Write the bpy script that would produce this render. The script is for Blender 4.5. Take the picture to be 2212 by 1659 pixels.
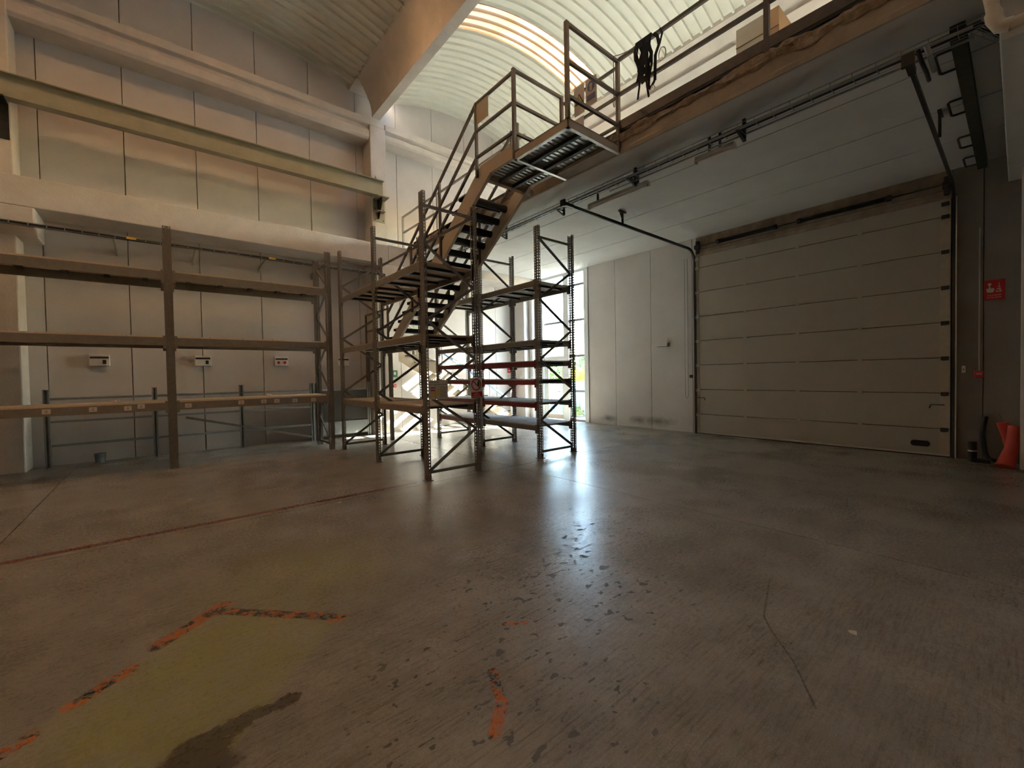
import bpy, bmesh, math, random
from mathutils import Vector, Matrix
random.seed(7)
for o in list(bpy.data.objects): bpy.data.objects.remove(o)
S = bpy.context.scene
COL = S.collection
R = math.radians

# ------------------------------------------------------------------ camera
def make_camera():
    f, yaw, pit, rol, h = 913.40, 0.877191337, -0.0220654979, 0.0184905556, 1.59
    F = Vector((math.cos(pit)*math.cos(yaw), math.cos(pit)*math.sin(yaw), math.sin(pit)))
    r = Vector((math.sin(yaw), -math.cos(yaw), 0)); d = F.cross(r)
    c, s = math.cos(rol), math.sin(rol)
    r2 = c*r + s*d; d2 = -s*r + c*d
    cam = bpy.data.cameras.new('camera'); cam.sensor_width = 36; cam.lens = f/2212*36
    cam.clip_start = .05; cam.clip_end = 400
    o = bpy.data.objects.new('camera', cam); COL.objects.link(o)
    m = Matrix((r2, -d2, -F)).transposed().to_4x4(); m.translation = (0, 0, h)
    o.matrix_world = m
    S.camera = o
make_camera()

# ------------------------------------------------------------------ daylight
SUN_EL, SUN_AZ = R(33.7), math.atan2(-0.293, 1.0)          # towards the sun: +x and a little -y
w = bpy.data.worlds.new('sky'); S.world = w; w.use_nodes = True
nt = w.node_tree; bg = nt.nodes['Background']
sky = nt.nodes.new('ShaderNodeTexSky'); sky.sky_type = 'NISHITA'; sky.sun_disc = False
sky.sun_elevation = SUN_EL; sky.sun_rotation = math.pi/2 - SUN_AZ
sky.air_density = 1.2; sky.dust_density = 1.5
nt.links.new(sky.outputs[0], bg.inputs[0]); bg.inputs[1].default_value = 1.1
sl = bpy.data.lights.new('sun', 'SUN'); sl.energy = 26.0; sl.angle = R(.6); sl.color = (1, .93, .82)
so = bpy.data.objects.new('sun', sl); COL.objects.link(so)
tosun = Vector((math.cos(SUN_EL)*math.cos(SUN_AZ), math.cos(SUN_EL)*math.sin(SUN_AZ), math.sin(SUN_EL)))
so.rotation_euler = tosun.to_track_quat('Z', 'Y').to_euler(); so.location = (30, -9, 22)
S.view_settings.view_transform = 'Standard'; S.view_settings.look = 'None'
S.view_settings.gamma = 1; S.view_settings.use_curve_mapping = False
S.view_settings.exposure = 2.05
S.cycles.max_bounces = 6; S.cycles.diffuse_bounces = 4; S.cycles.glossy_bounces = 2; S.cycles.transmission_bounces = 4; S.cycles.transparent_max_bounces = 8
S.cycles.caustics_reflective = False; S.cycles.caustics_refractive = False
S.cycles.use_adaptive_sampling = True; S.cycles.adaptive_threshold = .2
S.cycles.sample_clamp_indirect = 12; S.cycles.use_denoising = True

# ------------------------------------------------------------------ materials
def new_mat(name):
    m = bpy.data.materials.new(name); m.use_nodes = True
    return m, m.node_tree, m.node_tree.nodes['Principled BSDF']
def mat(name, col, rough=.6, metal=0., var=.12, scale=6., bump=.0, bscale=60., spec=.4, fine=0.):
    m, t, b = new_mat(name)
    b.inputs['Roughness'].default_value = rough; b.inputs['Metallic'].default_value = metal
    b.inputs['Specular IOR Level'].default_value = spec
    tc = t.nodes.new('ShaderNodeTexCoord')
    if var:
        n = t.nodes.new('ShaderNodeTexNoise'); n.inputs['Scale'].default_value = scale
        n.inputs['Detail'].default_value = 6; n.inputs['Roughness'].default_value = .65
        t.links.new(tc.outputs['Object'], n.inputs['Vector'])
        r = t.nodes.new('ShaderNodeValToRGB')
        r.color_ramp.elements[0].position = .3; r.color_ramp.elements[1].position = .72
        r.color_ramp.elements[0].color = (*[c*(1-var) for c in col], 1)
        r.color_ramp.elements[1].color = (*[min(1, c*(1+var)) for c in col], 1)
        t.links.new(n.outputs[0], r.inputs[0]); t.links.new(r.outputs[0], b.inputs['Base Color'])
    else: b.inputs['Base Color'].default_value = (*col, 1)
    if bump:
        n2 = t.nodes.new('ShaderNodeTexNoise'); n2.inputs['Scale'].default_value = bscale; n2.inputs['Detail'].default_value = 4
        t.links.new(tc.outputs['Object'], n2.inputs['Vector'])
        bp = t.nodes.new('ShaderNodeBump'); bp.inputs['Strength'].default_value = bump; bp.inputs['Distance'].default_value = .02
        t.links.new(n2.outputs[0], bp.inputs['Height']); t.links.new(bp.outputs[0], b.inputs['Normal'])
    return m
M = {}
M['panel'] = mat('precast_panel', (.60, .57, .545), .85, var=.05, scale=1.5, bump=.15, bscale=90)
M['wallback'] = mat('panel_joint_dark', (.06, .055, .05), .9, var=0)
M['concrete'] = mat('cast_concrete', (.58, .54, .49), .85, var=.10, scale=2.2, bump=.25, bscale=40)
M['edge_concrete'] = mat('edge_beam_concrete', (.42, .35, .28), .9, var=.2, scale=3., bump=.3, bscale=30)
M['mortar'] = mat('rough_mortar', (.36, .27, .19), .95, var=.35, scale=14, bump=.9, bscale=35)
M['paneldark'] = mat('dark_grey_panel', (.27, .25, .22), .85, var=.1, scale=1.5, bump=.15, bscale=90)  # darker grey for the wall panels right of the gate
M['boardlight'] = mat('chipboard_edge', (.70, .57, .42), .8, var=.1, scale=40)
def soot_mat():
    m = mat('panel_with_soot', (.60, .57, .545), .85, var=.05, scale=1.5, bump=.15, bscale=90); t = m.node_tree; b = t.nodes['Principled BSDF']
    src = b.inputs['Base Color'].links[0].from_socket; tc = [n for n in t.nodes if n.type == 'TEX_COORD'][0]
    sp = t.nodes.new('ShaderNodeSeparateXYZ'); t.links.new(tc.outputs['Object'], sp.inputs[0])
    nz = t.nodes.new('ShaderNodeTexNoise'); nz.inputs['Scale'].default_value = 5; nz.inputs['Detail'].default_value = 4; t.links.new(tc.outputs['Object'], nz.inputs[0])
    def op(o_, a, c):
        n = t.nodes.new('ShaderNodeMath'); n.operation = o_
        for i, q in enumerate((a, c)):
            if isinstance(q, (int, float)): n.inputs[i].default_value = q
            else: t.links.new(q, n.inputs[i])
        return n.outputs[0]
    tot = None
    for yc, zc, ry, rz in ((8.12, .19, .26, .10), (7.05, .21, .30, .12), (6.42, .22, .48, .12)):
        u = op('DIVIDE', op('SUBTRACT', sp.outputs[1], yc), ry); v = op('DIVIDE', op('SUBTRACT', sp.outputs[2], zc), rz)
        d = op('SQRT', op('ADD', op('MULTIPLY', u, u), op('MULTIPLY', v, v)), 0)
        d = op('ADD', d, op('MULTIPLY', op('SUBTRACT', nz.outputs[0], .5), 1.2))
        k = t.nodes.new('ShaderNodeMapRange'); k.inputs['From Min'].default_value = 1.25; k.inputs['From Max'].default_value = .1; k.inputs['To Max'].default_value = .72; t.links.new(d, k.inputs[0])
        tot = k.outputs[0] if tot is None else op('MAXIMUM', tot, k.outputs[0])
    mx = t.nodes.new('ShaderNodeMix'); mx.data_type = 'RGBA'; mx.inputs[7].default_value = (.05, .05, .048, 1)
    t.links.new(tot, mx.inputs[0]); t.links.new(src, mx.inputs[6]); t.links.new(mx.outputs[2], b.inputs['Base Color'])
    return m
M['panelsoot'] = soot_mat()
M['slab'] = mat('hollow_slab', (.60, .59, .56), .85, var=.05, scale=2., bump=.15, bscale=90)
M['slabtop'] = mat('upper_floor', (.45, .43, .39), .8, var=.05)
M['vault'] = mat('roof_sheet_cream', (.68, .68, .60), .55, var=.03, scale=3.)
M['rackgrey'] = mat('rack_paint_grey_brown', (.205, .186, .16), .5, .0, var=.2, scale=20, spec=.5)
M['rackbeam'] = mat('rack_beam_grey', (.26, .235, .20), .5, .0, var=.12, scale=12)
M['rackred'] = mat('rack_beam_red', (.26, .032, .036), .45, .0, var=.15, scale=15)
M['crossbar'] = mat('crossbar_dark', (.045, .04, .036), .6, var=.1)
M['board'] = mat('chipboard', (.56, .44, .32), .8, var=.16, scale=40)
M['boardgrey'] = mat('dusty_chipboard', (.50, .47, .44), .8, var=.12, scale=25)
M['galv'] = mat('galvanised', (.30, .33, .34), .45, .3, var=.15, scale=20)
M['steelgreen'] = mat('ibeam_paint_greygreen', (.33, .32, .25), .55, var=.08, scale=5)
M['stringer'] = mat('stringer_paint_cream', (.52, .44, .34), .5, var=.06, scale=6)
M['tread'] = mat('tread_dark_steel', (.022, .021, .021), .35, .2, var=.2, scale=20)
M['rail'] = mat('handrail_grey_brown', (.15, .125, .105), .45, .1, var=.15, scale=15)
M['railgrey'] = mat('handrail_light_grey', (.36, .35, .33), .5, .1, var=.1)
M['railwhite'] = mat('handrail_white', (.75, .76, .76), .5, var=.04)
M['railblue'] = mat('handrail_blue', (.22, .42, .72), .4, var=.04)
M['trapezoid'] = mat('deck_sheet_galvanised', (.50, .50, .47), .3, .6, var=.1, scale=4)
M['gate'] = mat('gate_sandwich_panel', (.43, .385, .315), .6, var=.04, scale=3., bump=.12, bscale=150)
M['gateedge'] = mat('gate_edge_post', (.50, .43, .33), .6, var=.12, scale=8)
M['lintel'] = mat('dusty_lintel', (.30, .235, .17), .9, var=.35, scale=5, bump=.3)
M['black'] = mat('black_plastic', (.012, .012, .012), .4, var=0)
M['darksteel'] = mat('dark_steel', (.05, .048, .046), .45, .4, var=.2, scale=12)
M['spring'] = mat('spring_steel', (.05, .055, .065), .4, .5, var=.2)
M['white'] = mat('white_paint', (.78, .78, .76), .5, var=.03)
M['whiteplastic'] = mat('white_plastic', (.74, .71, .66), .4, var=.04)
M['frame'] = mat('window_frame_white', (.70, .73, .73), .45, var=.03)
M['mullion'] = mat('mullion_grey', (.26, .27, .30), .45, .2, var=.05)
M['alu'] = mat('aluminium_trim', (.62, .58, .52), .35, .6, var=.08)
M['seal'] = mat('rubber_seal', (.02, .018, .016), .8, var=0)
M['harness'] = mat('black_webbing', (.012, .011, .012), .85, var=0)
M['pipe'] = mat('cream_pipe', (.62, .55, .44), .5, var=.1, scale=12)
M['greencol'] = mat('green_steel', (.045, .05, .028), .6, var=.25, scale=10)
M['coneorange'] = mat('cone_red', (.55, .06, .035), .5, var=.1)
M['signred'] = mat('sign_red', (.52, .02, .025), .45, var=0)
M['signwhite'] = mat('sign_white', (.74, .68, .64), .45, var=0)
M['signcream'] = mat('sign_cream', (.62, .55, .46), .5, var=.04)
M['signyellow'] = mat('sign_yellow', (.72, .48, .07), .5, var=0)
M['signblue'] = mat('sign_blue', (.10, .13, .26), .5, var=0)
M['signgreen'] = mat('sign_green', (.06, .22, .13), .5, var=0)
M['ink'] = mat('ink_black', (.03, .028, .028), .6, var=0)
M['carton'] = mat('carton_cream', (.62, .56, .42), .8, var=.06, scale=5)
M['cartonorange'] = mat('carton_tan', (.66, .42, .22), .8, var=.08, scale=5)
M['bucket'] = mat('grey_bucket', (.20, .22, .22), .6, var=.1)
M['fence'] = mat('fence_sheet_blue_white', (.15, .22, .26), .5, .0, var=.08, scale=3)
M['leaf'] = mat('leaf_green', (.14, .24, .06), .6, var=.3, scale=3)
M['leafdark'] = mat('leaf_dark_green', (.07, .14, .05), .6, var=.3, scale=3)
M['leafyellow'] = mat('blossom_yellow', (.80, .55, .03), .6, var=.15, scale=4)
M['bark'] = mat('bark', (.12, .08, .05), .9, var=.3)
M['ground'] = mat('outside_paving', (.30, .29, .27), .9, var=.12, scale=2)
M['tape'] = mat('paper_note', (.74, .64, .56), .7, var=.05)
M['lamp'] = mat('lamp_housing', (.55, .54, .52), .4, var=.04)
M['tube'] = mat('fluorescent_tube', (.86, .86, .84), .25, var=0)

def glass_mat():
    m = bpy.data.materials.new('clear_pane'); m.use_nodes = True; t = m.node_tree; t.nodes.clear()
    o = t.nodes.new('ShaderNodeOutputMaterial'); mx = t.nodes.new('ShaderNodeMixShader')
    tr = t.nodes.new('ShaderNodeBsdfTransparent'); tr.inputs[0].default_value = (.90, .95, .95, 1)
    gl = t.nodes.new('ShaderNodeBsdfGlossy'); gl.inputs['Roughness'].default_value = .03
    mx.inputs[0].default_value = .06
    t.links.new(tr.outputs[0], mx.inputs[1]); t.links.new(gl.outputs[0], mx.inputs[2]); t.links.new(mx.outputs[0], o.inputs[0])
    return m
M['glass'] = glass_mat()
def skylight_mat(k=1.):
    m = bpy.data.materials.new('skylight_grp_sheet'); m.use_nodes = True; t = m.node_tree; t.nodes.clear()
    o = t.nodes.new('ShaderNodeOutputMaterial'); mx = t.nodes.new('ShaderNodeMixShader')
    tl = t.nodes.new('ShaderNodeBsdfTranslucent'); df = t.nodes.new('ShaderNodeBsdfDiffuse')
    n = t.nodes.new('ShaderNodeTexNoise'); n.inputs['Scale'].default_value = 1.6; n.inputs['Detail'].default_value = 5
    tc = t.nodes.new('ShaderNodeTexCoord'); t.links.new(tc.outputs['Object'], n.inputs['Vector'])
    r = t.nodes.new('ShaderNodeValToRGB'); r.color_ramp.elements[0].position = .35; r.color_ramp.elements[1].position = .62
    r.color_ramp.elements[0].color = (.25*k, .128*k, .054*k, 1); r.color_ramp.elements[1].color = (.29*k, .165*k, .080*k, 1)
    t.links.new(n.outputs[0], r.inputs[0]); t.links.new(r.outputs[0], tl.inputs[0])
    df.inputs[0].default_value = (.7, .5, .3, 1); mx.inputs[0].default_value = .12
    t.links.new(tl.outputs[0], mx.inputs[1]); t.links.new(df.outputs[0], mx.inputs[2]); t.links.new(mx.outputs[0], o.inputs[0])
    return m
M['skylight'] = skylight_mat(1.1); M['skylight_dim'] = skylight_mat(.5)  # dimmer copy passes less light, so the visible strip does not wash out

def floor_mat():
    m, t, b = new_mat('worn_concrete_floor')
    N = t.nodes.new; L = t.links.new
    tc = N('ShaderNodeTexCoord'); P = tc.outputs['Object']
    def val(x):
        v = N('ShaderNodeValue'); v.outputs[0].default_value = x; return v.outputs[0]
    def math_(op, a, bb=None, clamp=False):
        n = N('ShaderNodeMath'); n.operation = op; n.use_clamp = clamp
        for i, q in enumerate((a, bb)):
            if q is None: continue
            if isinstance(q, (int, float)): n.inputs[i].default_value = q
            else: L(q, n.inputs[i])
        return n.outputs[0]
    def noise(scale, detail=5, rough=.6, stretch=(1, 1, 1), rot=0, loc=(0, 0, 0), dist=0):
        mp = N('ShaderNodeMapping'); mp.inputs['Scale'].default_value = stretch; mp.inputs['Rotation'].default_value = (0, 0, rot)
        mp.inputs['Location'].default_value = loc; L(P, mp.inputs[0])
        n = N('ShaderNodeTexNoise'); n.inputs['Scale'].default_value = scale; n.inputs['Detail'].default_value = detail
        n.inputs['Roughness'].default_value = rough; n.inputs['Distortion'].default_value = dist; L(mp.outputs[0], n.inputs[0]); return n.outputs[0]
    def ramp(v, a, bb, c0=0., c1=1.):
        n = N('ShaderNodeMapRange'); n.inputs['From Min'].default_value = a; n.inputs['From Max'].default_value = bb
        n.inputs['To Min'].default_value = c0; n.inputs['To Max'].default_value = c1; L(v, n.inputs[0]); return n.outputs[0]
    def mix(f, A, B):
        n = N('ShaderNodeMix'); n.data_type = 'RGBA'
        if isinstance(f, float): n.inputs[0].default_value = f
        else: L(f, n.inputs[0])
        for q, i in ((A, 6), (B, 7)):
            if isinstance(q, tuple): n.inputs[i].default_value = (*q, 1)
            else: L(q, n.inputs[i])
        return n.outputs[2]
    sx = N('ShaderNodeSeparateXYZ'); L(P, sx.inputs[0]); X, Y = sx.outputs[0], sx.outputs[1]
    def seg(p0, p1, jit=None, jam=.03):                      # distance to a segment on the floor
        ax, ay = p0; dx, dy = p1[0]-ax, p1[1]-ay; l2 = dx*dx+dy*dy
        u = math_('SUBTRACT', X, ax); v = math_('SUBTRACT', Y, ay)
        tt = math_('ADD', math_('MULTIPLY', u, dx/l2), math_('MULTIPLY', v, dy/l2), True)
        ex = math_('SUBTRACT', u, math_('MULTIPLY', tt, dx)); ey = math_('SUBTRACT', v, math_('MULTIPLY', tt, dy))
        d = math_('SQRT', math_('ADD', math_('MULTIPLY', ex, ex), math_('MULTIPLY', ey, ey)))
        if jit is not None: d = math_('ADD', d, math_('MULTIPLY', math_('SUBTRACT', jit, .5), jam))
        return d
    def disc(c, r, sxx=1, syy=1):
        u = math_('MULTIPLY', math_('SUBTRACT', X, c[0]), 1/sxx); v = math_('MULTIPLY', math_('SUBTRACT', Y, c[1]), 1/syy)
        return math_('SQRT', math_('ADD', math_('MULTIPLY', u, u), math_('MULTIPLY', v, v)))
    big = noise(.45, 3, .6); mid = noise(2.6, 5, .72); fine = noise(34, 3, .75); grain = noise(150, 1, .7); j = noise(9, 4, .7)
    base = mix(ramp(big, .28, .72), (.262, .242, .202), (.352, .328, .280))
    base = mix(ramp(mid, .40, .78, 0, .62), base, (.175, .155, .125))
    base = mix(ramp(fine, .46, .74, 0, .6), base, (.12, .106, .086))
    base = mix(math_('MULTIPLY', ramp(mid, .56, .34), ramp(fine, .55, .4, 0, .35)), base, (.43, .40, .345))
    base = mix(ramp(grain, .45, .72, 0, .35), base, (.47, .435, .375))
    # tyre and drag streaks in two directions, finely broken up
    for rot, sc, loc, c, lo, hi, am in ((.55, 5., (0, 0, 0), (.085, .069, .052), .49, .72, .85), (-.9, 5., (3, 1, 0), (.10, .082, .062), .51, .74, .75)):
        st = noise(sc, 4, .75, (1, 12, 1), rot, loc)
        base = mix(math_('MULTIPLY', ramp(st, lo, hi, 0, am), ramp(mid, .28, .62)), base, c)
    # chipped dark flakes, mostly in the worked area in front of the racks
    fl_ = noise(11., 2, .55, (1.0, 1.6, 1), .3, (2, 5, 0), .3)
    zone = math_('SUBTRACT', 1., ramp(disc((2.65, 2.65), 1), .25, 1.5), True)
    zone = math_('MAXIMUM', zone, math_('MULTIPLY', math_('SUBTRACT', 1., ramp(disc((1.3, 1.6), 1), .2, 1.2), True), .42))
    chip = math_('MULTIPLY', ramp(math_('ADD', fl_, math_('MULTIPLY', zone, .085)), .665, .685), ramp(zone, .0, .25))
    base = mix(math_('MULTIPLY', chip, .8), base, (.05, .046, .04))
    # thin scratches
    sc_ = noise(1.6, 2, .6, (1, 45, 1), .95, (2, 2, 0))
    base = mix(math_('MULTIPLY', ramp(sc_, .64, .69, 0, .5), math_('SUBTRACT', 1., ramp(disc((1.4, 2.4), 1), .8, 2.6), True)), base, (.075, .06, .046))
    # green tinted paint patches
    def halfp(p0, p1):                                       # soft half-plane to the left of p0->p1
        dx, dy = p1[0]-p0[0], p1[1]-p0[1]; l = math.hypot(dx, dy)
        return math_('ADD', math_('MULTIPLY', math_('SUBTRACT', X, p0[0]), -dy/l), math_('MULTIPLY', math_('SUBTRACT', Y, p0[1]), dx/l))
    gA = math_('MULTIPLY', ramp(halfp((.872, 2.872), (.246, 3.538)), 0., .02), math_('MULTIPLY', ramp(halfp((.246, 3.538), (-.36, 3.02)), 0., .02), ramp(halfp((.46, 2.43), (.872, 2.872)), 0., .03)))
    gA = math_('MULTIPLY', gA, math_('SUBTRACT', 1., ramp(disc((.2, 2.75), 1), .5, 1.0), True))
    gB = math_('SUBTRACT', 1., ramp(disc((.95, 3.75), 1), .2, .95), True)
    gm = math_('MAXIMUM', math_('MULTIPLY', gA, 1.2), math_('MULTIPLY', gB, .9))
    base = mix(math_('MULTIPLY', gm, math_('MULTIPLY', ramp(mid, .34, .66, .25, .8), ramp(fine, .75, .4, .5, 1.))), base, (.35, .345, .115))
    # torn orange and black tape
    tcol = mix(ramp(j, .47, .53), (.55, .16, .045), (.035, .028, .022))
    dm = None
    for p0, p1, wd in (((.25, 3.54), (.872, 2.885), .048), ((.30, 3.60), (-.06, 3.30), .055), ((-.17, 3.14), (-.38, 2.98), .042), ((-.5, 2.84), (-.58, 2.78), .042), ((1.325, 1.806), (1.228, 1.595), .032), ((1.228, 1.595), (1.083, 1.478), .03), ((1.64, 2.10), (1.75, 2.03), .02)):
        d = math_('MULTIPLY', seg(p0, p1), 1/wd)
        dm = d if dm is None else math_('MINIMUM', dm, d)
    dm = math_('ADD', dm, math_('MULTIPLY', math_('SUBTRACT', j, .5), 1.6))
    base = mix(math_('MULTIPLY', ramp(dm, 1., .8), ramp(fine, .60, .50)), base, tcol)
    # red guide line
    rl = math_('MULTIPLY', ramp(math_('ABSOLUTE', math_('SUBTRACT', Y, 5.77)), .052, .044), ramp(X, 2.93, 2.88))
    rl = math_('MULTIPLY', rl, ramp(mid, .72, .5, .75, .98))
    base = mix(rl, base, (.17, .045, .035))
    # dark wet stain near the camera
    d1 = math_('ADD', disc((.06, 2.16), 1, .22, .26), math_('MULTIPLY', math_('SUBTRACT', j, .5), 1.4))
    d2 = math_('MULTIPLY', seg((.05, 2.3), (.45, 2.31), j, .14), 16.)
    base = mix(math_('MULTIPLY', ramp(math_('MINIMUM', d1, d2), .80, .62), .85), base, (.055, .038, .026))
    # a long curved scratch on the right
    ds = None
    for p0, p1 in (((3.527, 1.213), (2.96, 1.054)), ((2.96, 1.054), (2.83, .97)), ((2.83, .97), (2.605, .78)), ((2.605, .78), (2.32, .606))):
        d = seg(p0, p1); ds = d if ds is None else math_('MINIMUM', ds, d)
    base = mix(ramp(ds, .007, .004, 0, .7), base, (.06, .05, .04))
    L(base, b.inputs['Base Color'])
    rough = math_('ADD', ramp(big, .3, .7, .19, .33), math_('MULTIPLY', chip, .3))
    L(math_('ADD', rough, ramp(fine, .4, .75, 0., .10)), b.inputs['Roughness'])
    b.inputs['Specular IOR Level'].default_value = .5
    bp = N('ShaderNodeBump'); bp.inputs['Strength'].default_value = .10; bp.inputs['Distance'].default_value = .004
    L(fine, bp.inputs['Height']); L(bp.outputs[0], b.inputs['Normal'])
    return m
M['floor'] = floor_mat()

# ------------------------------------------------------------------ mesh building
ORG = {}
class MB:
    def __init__(s): s.v = []; s.f = []
    def quadbox(s, c):                                       # 8 corners, bottom 4 then top 4
        n = len(s.v); s.v += [tuple(p) for p in c]
        for f in ((3, 2, 1, 0), (4, 5, 6, 7), (0, 1, 5, 4), (1, 2, 6, 5), (2, 3, 7, 6), (3, 0, 4, 7)): s.f.append(tuple(n+i for i in f))
        return s
    def box(s, x0, x1, y0, y1, z0, z1):
        x0, x1 = sorted((x0, x1)); y0, y1 = sorted((y0, y1)); z0, z1 = sorted((z0, z1))
        return s.quadbox([(x0, y0, z0), (x1, y0, z0), (x1, y1, z0), (x0, y1, z0), (x0, y0, z1), (x1, y0, z1), (x1, y1, z1), (x0, y1, z1)])
    def prism(s, poly, ax, a, b):                            # poly in the plane normal to ax
        def P(p, t): return {'x': (t, p[0], p[1]), 'y': (p[0], t, p[1]), 'z': (p[0], p[1], t)}[ax]
        n = len(s.v); k = len(poly)
        s.v += [P(p, a) for p in poly] + [P(p, b) for p in poly]
        s.f.append(tuple(n+i for i in range(k))[::-1]); s.f.append(tuple(n+k+i for i in range(k)))
        for i in range(k): j = (i+1) % k; s.f.append((n+i, n+j, n+k+j, n+k+i))
        return s
    def bar(s, p0, p1, w, h, up=(0, 0, 1)):                  # rectangular bar, w across, h along up
        p0, p1, up = Vector(p0), Vector(p1), Vector(up); d = (p1-p0).normalized()
        sd = d.cross(up)
        if sd.length < 1e-4: sd = d.cross(Vector((1, 0, 0)))
        sd.normalize(); u = sd.cross(d).normalized(); a, c = sd*w/2, u*h/2
        return s.quadbox([p0-a-c, p0+a-c, p0+a+c, p0-a+c, p1-a-c, p1+a-c, p1+a+c, p1-a+c])
    def tube(s, pts, r, n=8, cap=True):
        pts = [Vector(p) for p in pts]; b = len(s.v); prev = None
        for i, p in enumerate(pts):
            d = ((pts[i]-pts[i-1]) if i else (pts[1]-pts[0])).normalized()
            if 0 < i < len(pts)-1: d = (d + (pts[i+1]-pts[i]).normalized()).normalized()
            u = prev if prev is not None else (Vector((0, 0, 1)) if abs(d.z) < .9 else Vector((1, 0, 0)))
            a = d.cross(u).normalized(); c = a.cross(d).normalized(); prev = c
            rr = r[i] if isinstance(r, (list, tuple)) else r
            s.v += [tuple(p + a*rr*math.cos(2*math.pi*k/n) + c*rr*math.sin(2*math.pi*k/n)) for k in range(n)]
        for i in range(len(pts)-1):
            for k in range(n): l = (k+1) % n; s.f.append((b+i*n+k, b+i*n+l, b+(i+1)*n+l, b+(i+1)*n+k))
        if cap: s.f.append(tuple(b+k for k in range(n))[::-1]); s.f.append(tuple(b+(len(pts)-1)*n+k for k in range(n)))
        return s
    def quad(s, *p):
        n = len(s.v); s.v += [tuple(q) for q in p]; s.f.append(tuple(range(n, n+len(p)))); return s
    def mesh(s, name, m, off=Vector(), smooth=False):
        me = bpy.data.meshes.new(name)
        me.from_pydata([(a-off.x, b-off.y, c-off.z) for a, b, c in s.v], [], s.f)
        me.materials.append(M[m] if isinstance(m, str) else m)
        bm = bmesh.new(); bm.from_mesh(me); bmesh.ops.recalc_face_normals(bm, faces=bm.faces); bm.to_mesh(me); bm.free()
        if smooth:
            for p in me.polygons: p.use_smooth = True
            me.set_sharp_from_angle(angle=R(40))
        return me
    def build(s, name, m, parent=None, smooth=False, bevel=0.):
        off = ORG.get(parent.name, Vector()) if parent else Vector()
        o = bpy.data.objects.new(name, s.mesh(name, m, off, smooth)); COL.objects.link(o)
        if parent: o.parent = parent
        ORG[o.name] = off
        if bevel:
            b = o.modifiers.new('bevel', 'BEVEL'); b.width = bevel; b.segments = 2; b.limit_method = 'ANGLE'; b.angle_limit = R(40)
        return o
def tag(o, label=None, cat=None, group=None, kind=None):
    if label: o['label'] = label
    if cat: o['category'] = cat
    if group: o['group'] = group
    if kind: o['kind'] = kind
    return o
def thing(name, loc, label, cat, group=None):
    o = bpy.data.objects.new(name, None); COL.objects.link(o); o.location = loc; o.empty_display_size = .2
    ORG[o.name] = Vector(loc); return tag(o, label, cat, group)
def struct(name, loc=(0, 0, 0), label=None):
    o = bpy.data.objects.new(name, None); COL.objects.link(o); o.location = loc; ORG[o.name] = Vector(loc)
    return tag(o, label, None, None, 'structure')
def put(name, me, loc, parent, rz=0.):                       # a part that shares mesh data, at a world place
    o = bpy.data.objects.new(name, me); COL.objects.link(o); o.parent = parent
    o.location = Vector(loc) - ORG[parent.name]; o.rotation_euler.z = rz; ORG[o.name] = Vector(loc); return o
def box(*a): return MB().box(*a)
def text(name, body, size, mw, m, parent, spacing=1.):
    """flat lettering; mw maps text x,y,(normal) to the world"""
    c = bpy.data.curves.new(name, 'FONT'); c.body = body; c.size = size; c.align_x = 'CENTER'; c.align_y = 'CENTER'
    c.extrude = .0006; c.space_character = spacing; c.resolution_u = 3
    t = bpy.data.objects.new(name, c); COL.objects.link(t)
    dg = bpy.context.evaluated_depsgraph_get(); me = bpy.data.meshes.new_from_object(t.evaluated_get(dg))
    bpy.data.objects.remove(t); bpy.data.curves.remove(c)
    me.transform(Matrix.Translation(-ORG[parent.name]) @ mw); me.materials.clear(); me.materials.append(M[m])
    o = bpy.data.objects.new(name, me); COL.objects.link(o); o.parent = parent; ORG[o.name] = ORG[parent.name]; return o
def frame_on(o, ux, uy):                                     # matrix: text x -> ux, text y -> uy
    ux, uy = Vector(ux), Vector(uy); n = ux.cross(uy)
    m = Matrix((ux, uy, n)).transposed().to_4x4(); m.translation = o; return m

WY, GX, FL = 11.87, 10.60, 0.0       # left wall, gate wall
X0, Y0 = -8.6, -2.6                   # hall behind the camera
XB = [-2.1, 4.715]                    # roof beam axes

# vault profiles: centre x, half chord, spring z, apex z
def arc(c, hc, zs, za):
    sg = za-zs; r = (hc*hc+sg*sg)/(2*sg)
    return lambda x: za - r + math.sqrt(max(0, r*r-(x-c)**2))
VA = [(-5.35, 2.75, 9.58, 10.05), (1.1, 3.15, 9.58, 10.07), (7.75, 2.47, 9.6, 10.1)]
VF = [arc(*a) for a in VA]
def roof_z(x):
    for (c, hc, zs, za), f in zip(VA, VF):
        if c-hc <= x <= c+hc: return f(x)
    return 9.6
# ------------------------------------------------------------------ floor
fl = struct('floor')
xs = [X0, -7.2, -1.27, 4.65, GX+.0]; ys = [Y0, -.57, 5.62, WY]
xs[-1] = GX+.15; ys[-1] = WY+.12
g = .004
for i in range(4):
    for j in range(3):
        box(xs[i]+g, xs[i+1]-g, ys[j]+g, ys[j+1]-g, -.12, 0).build('floor_slab', 'floor', fl)
box(X0, GX+.15, Y0, WY+.12, -.3, -.03).build('joint_filler', 'wallback', fl)

# ------------------------------------------------------------------ left wall: precast panels up to the arch
wl = struct('wall_left')
box(X0-.3, GX+.3, WY+.16, WY+.36, -.1, 10.4).build('backing', 'wallback', wl)
sx0 = -1.64 - 1.2*6
x = sx0
while x < GX+.3:
    a, b = max(x, X0-.2)+.007, min(x+1.2, GX+.28)-.007
    if b-a > .1:
        n = 8; tops = [(a+(b-a)*i/n, roof_z(a+(b-a)*i/n)+.06) for i in range(n+1)]
        MB().prism([(a, -.02), (b, -.02)] + tops[::-1], 'y', WY, WY+.16).build('panel', 'panel', wl)
    x += 1.2
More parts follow.
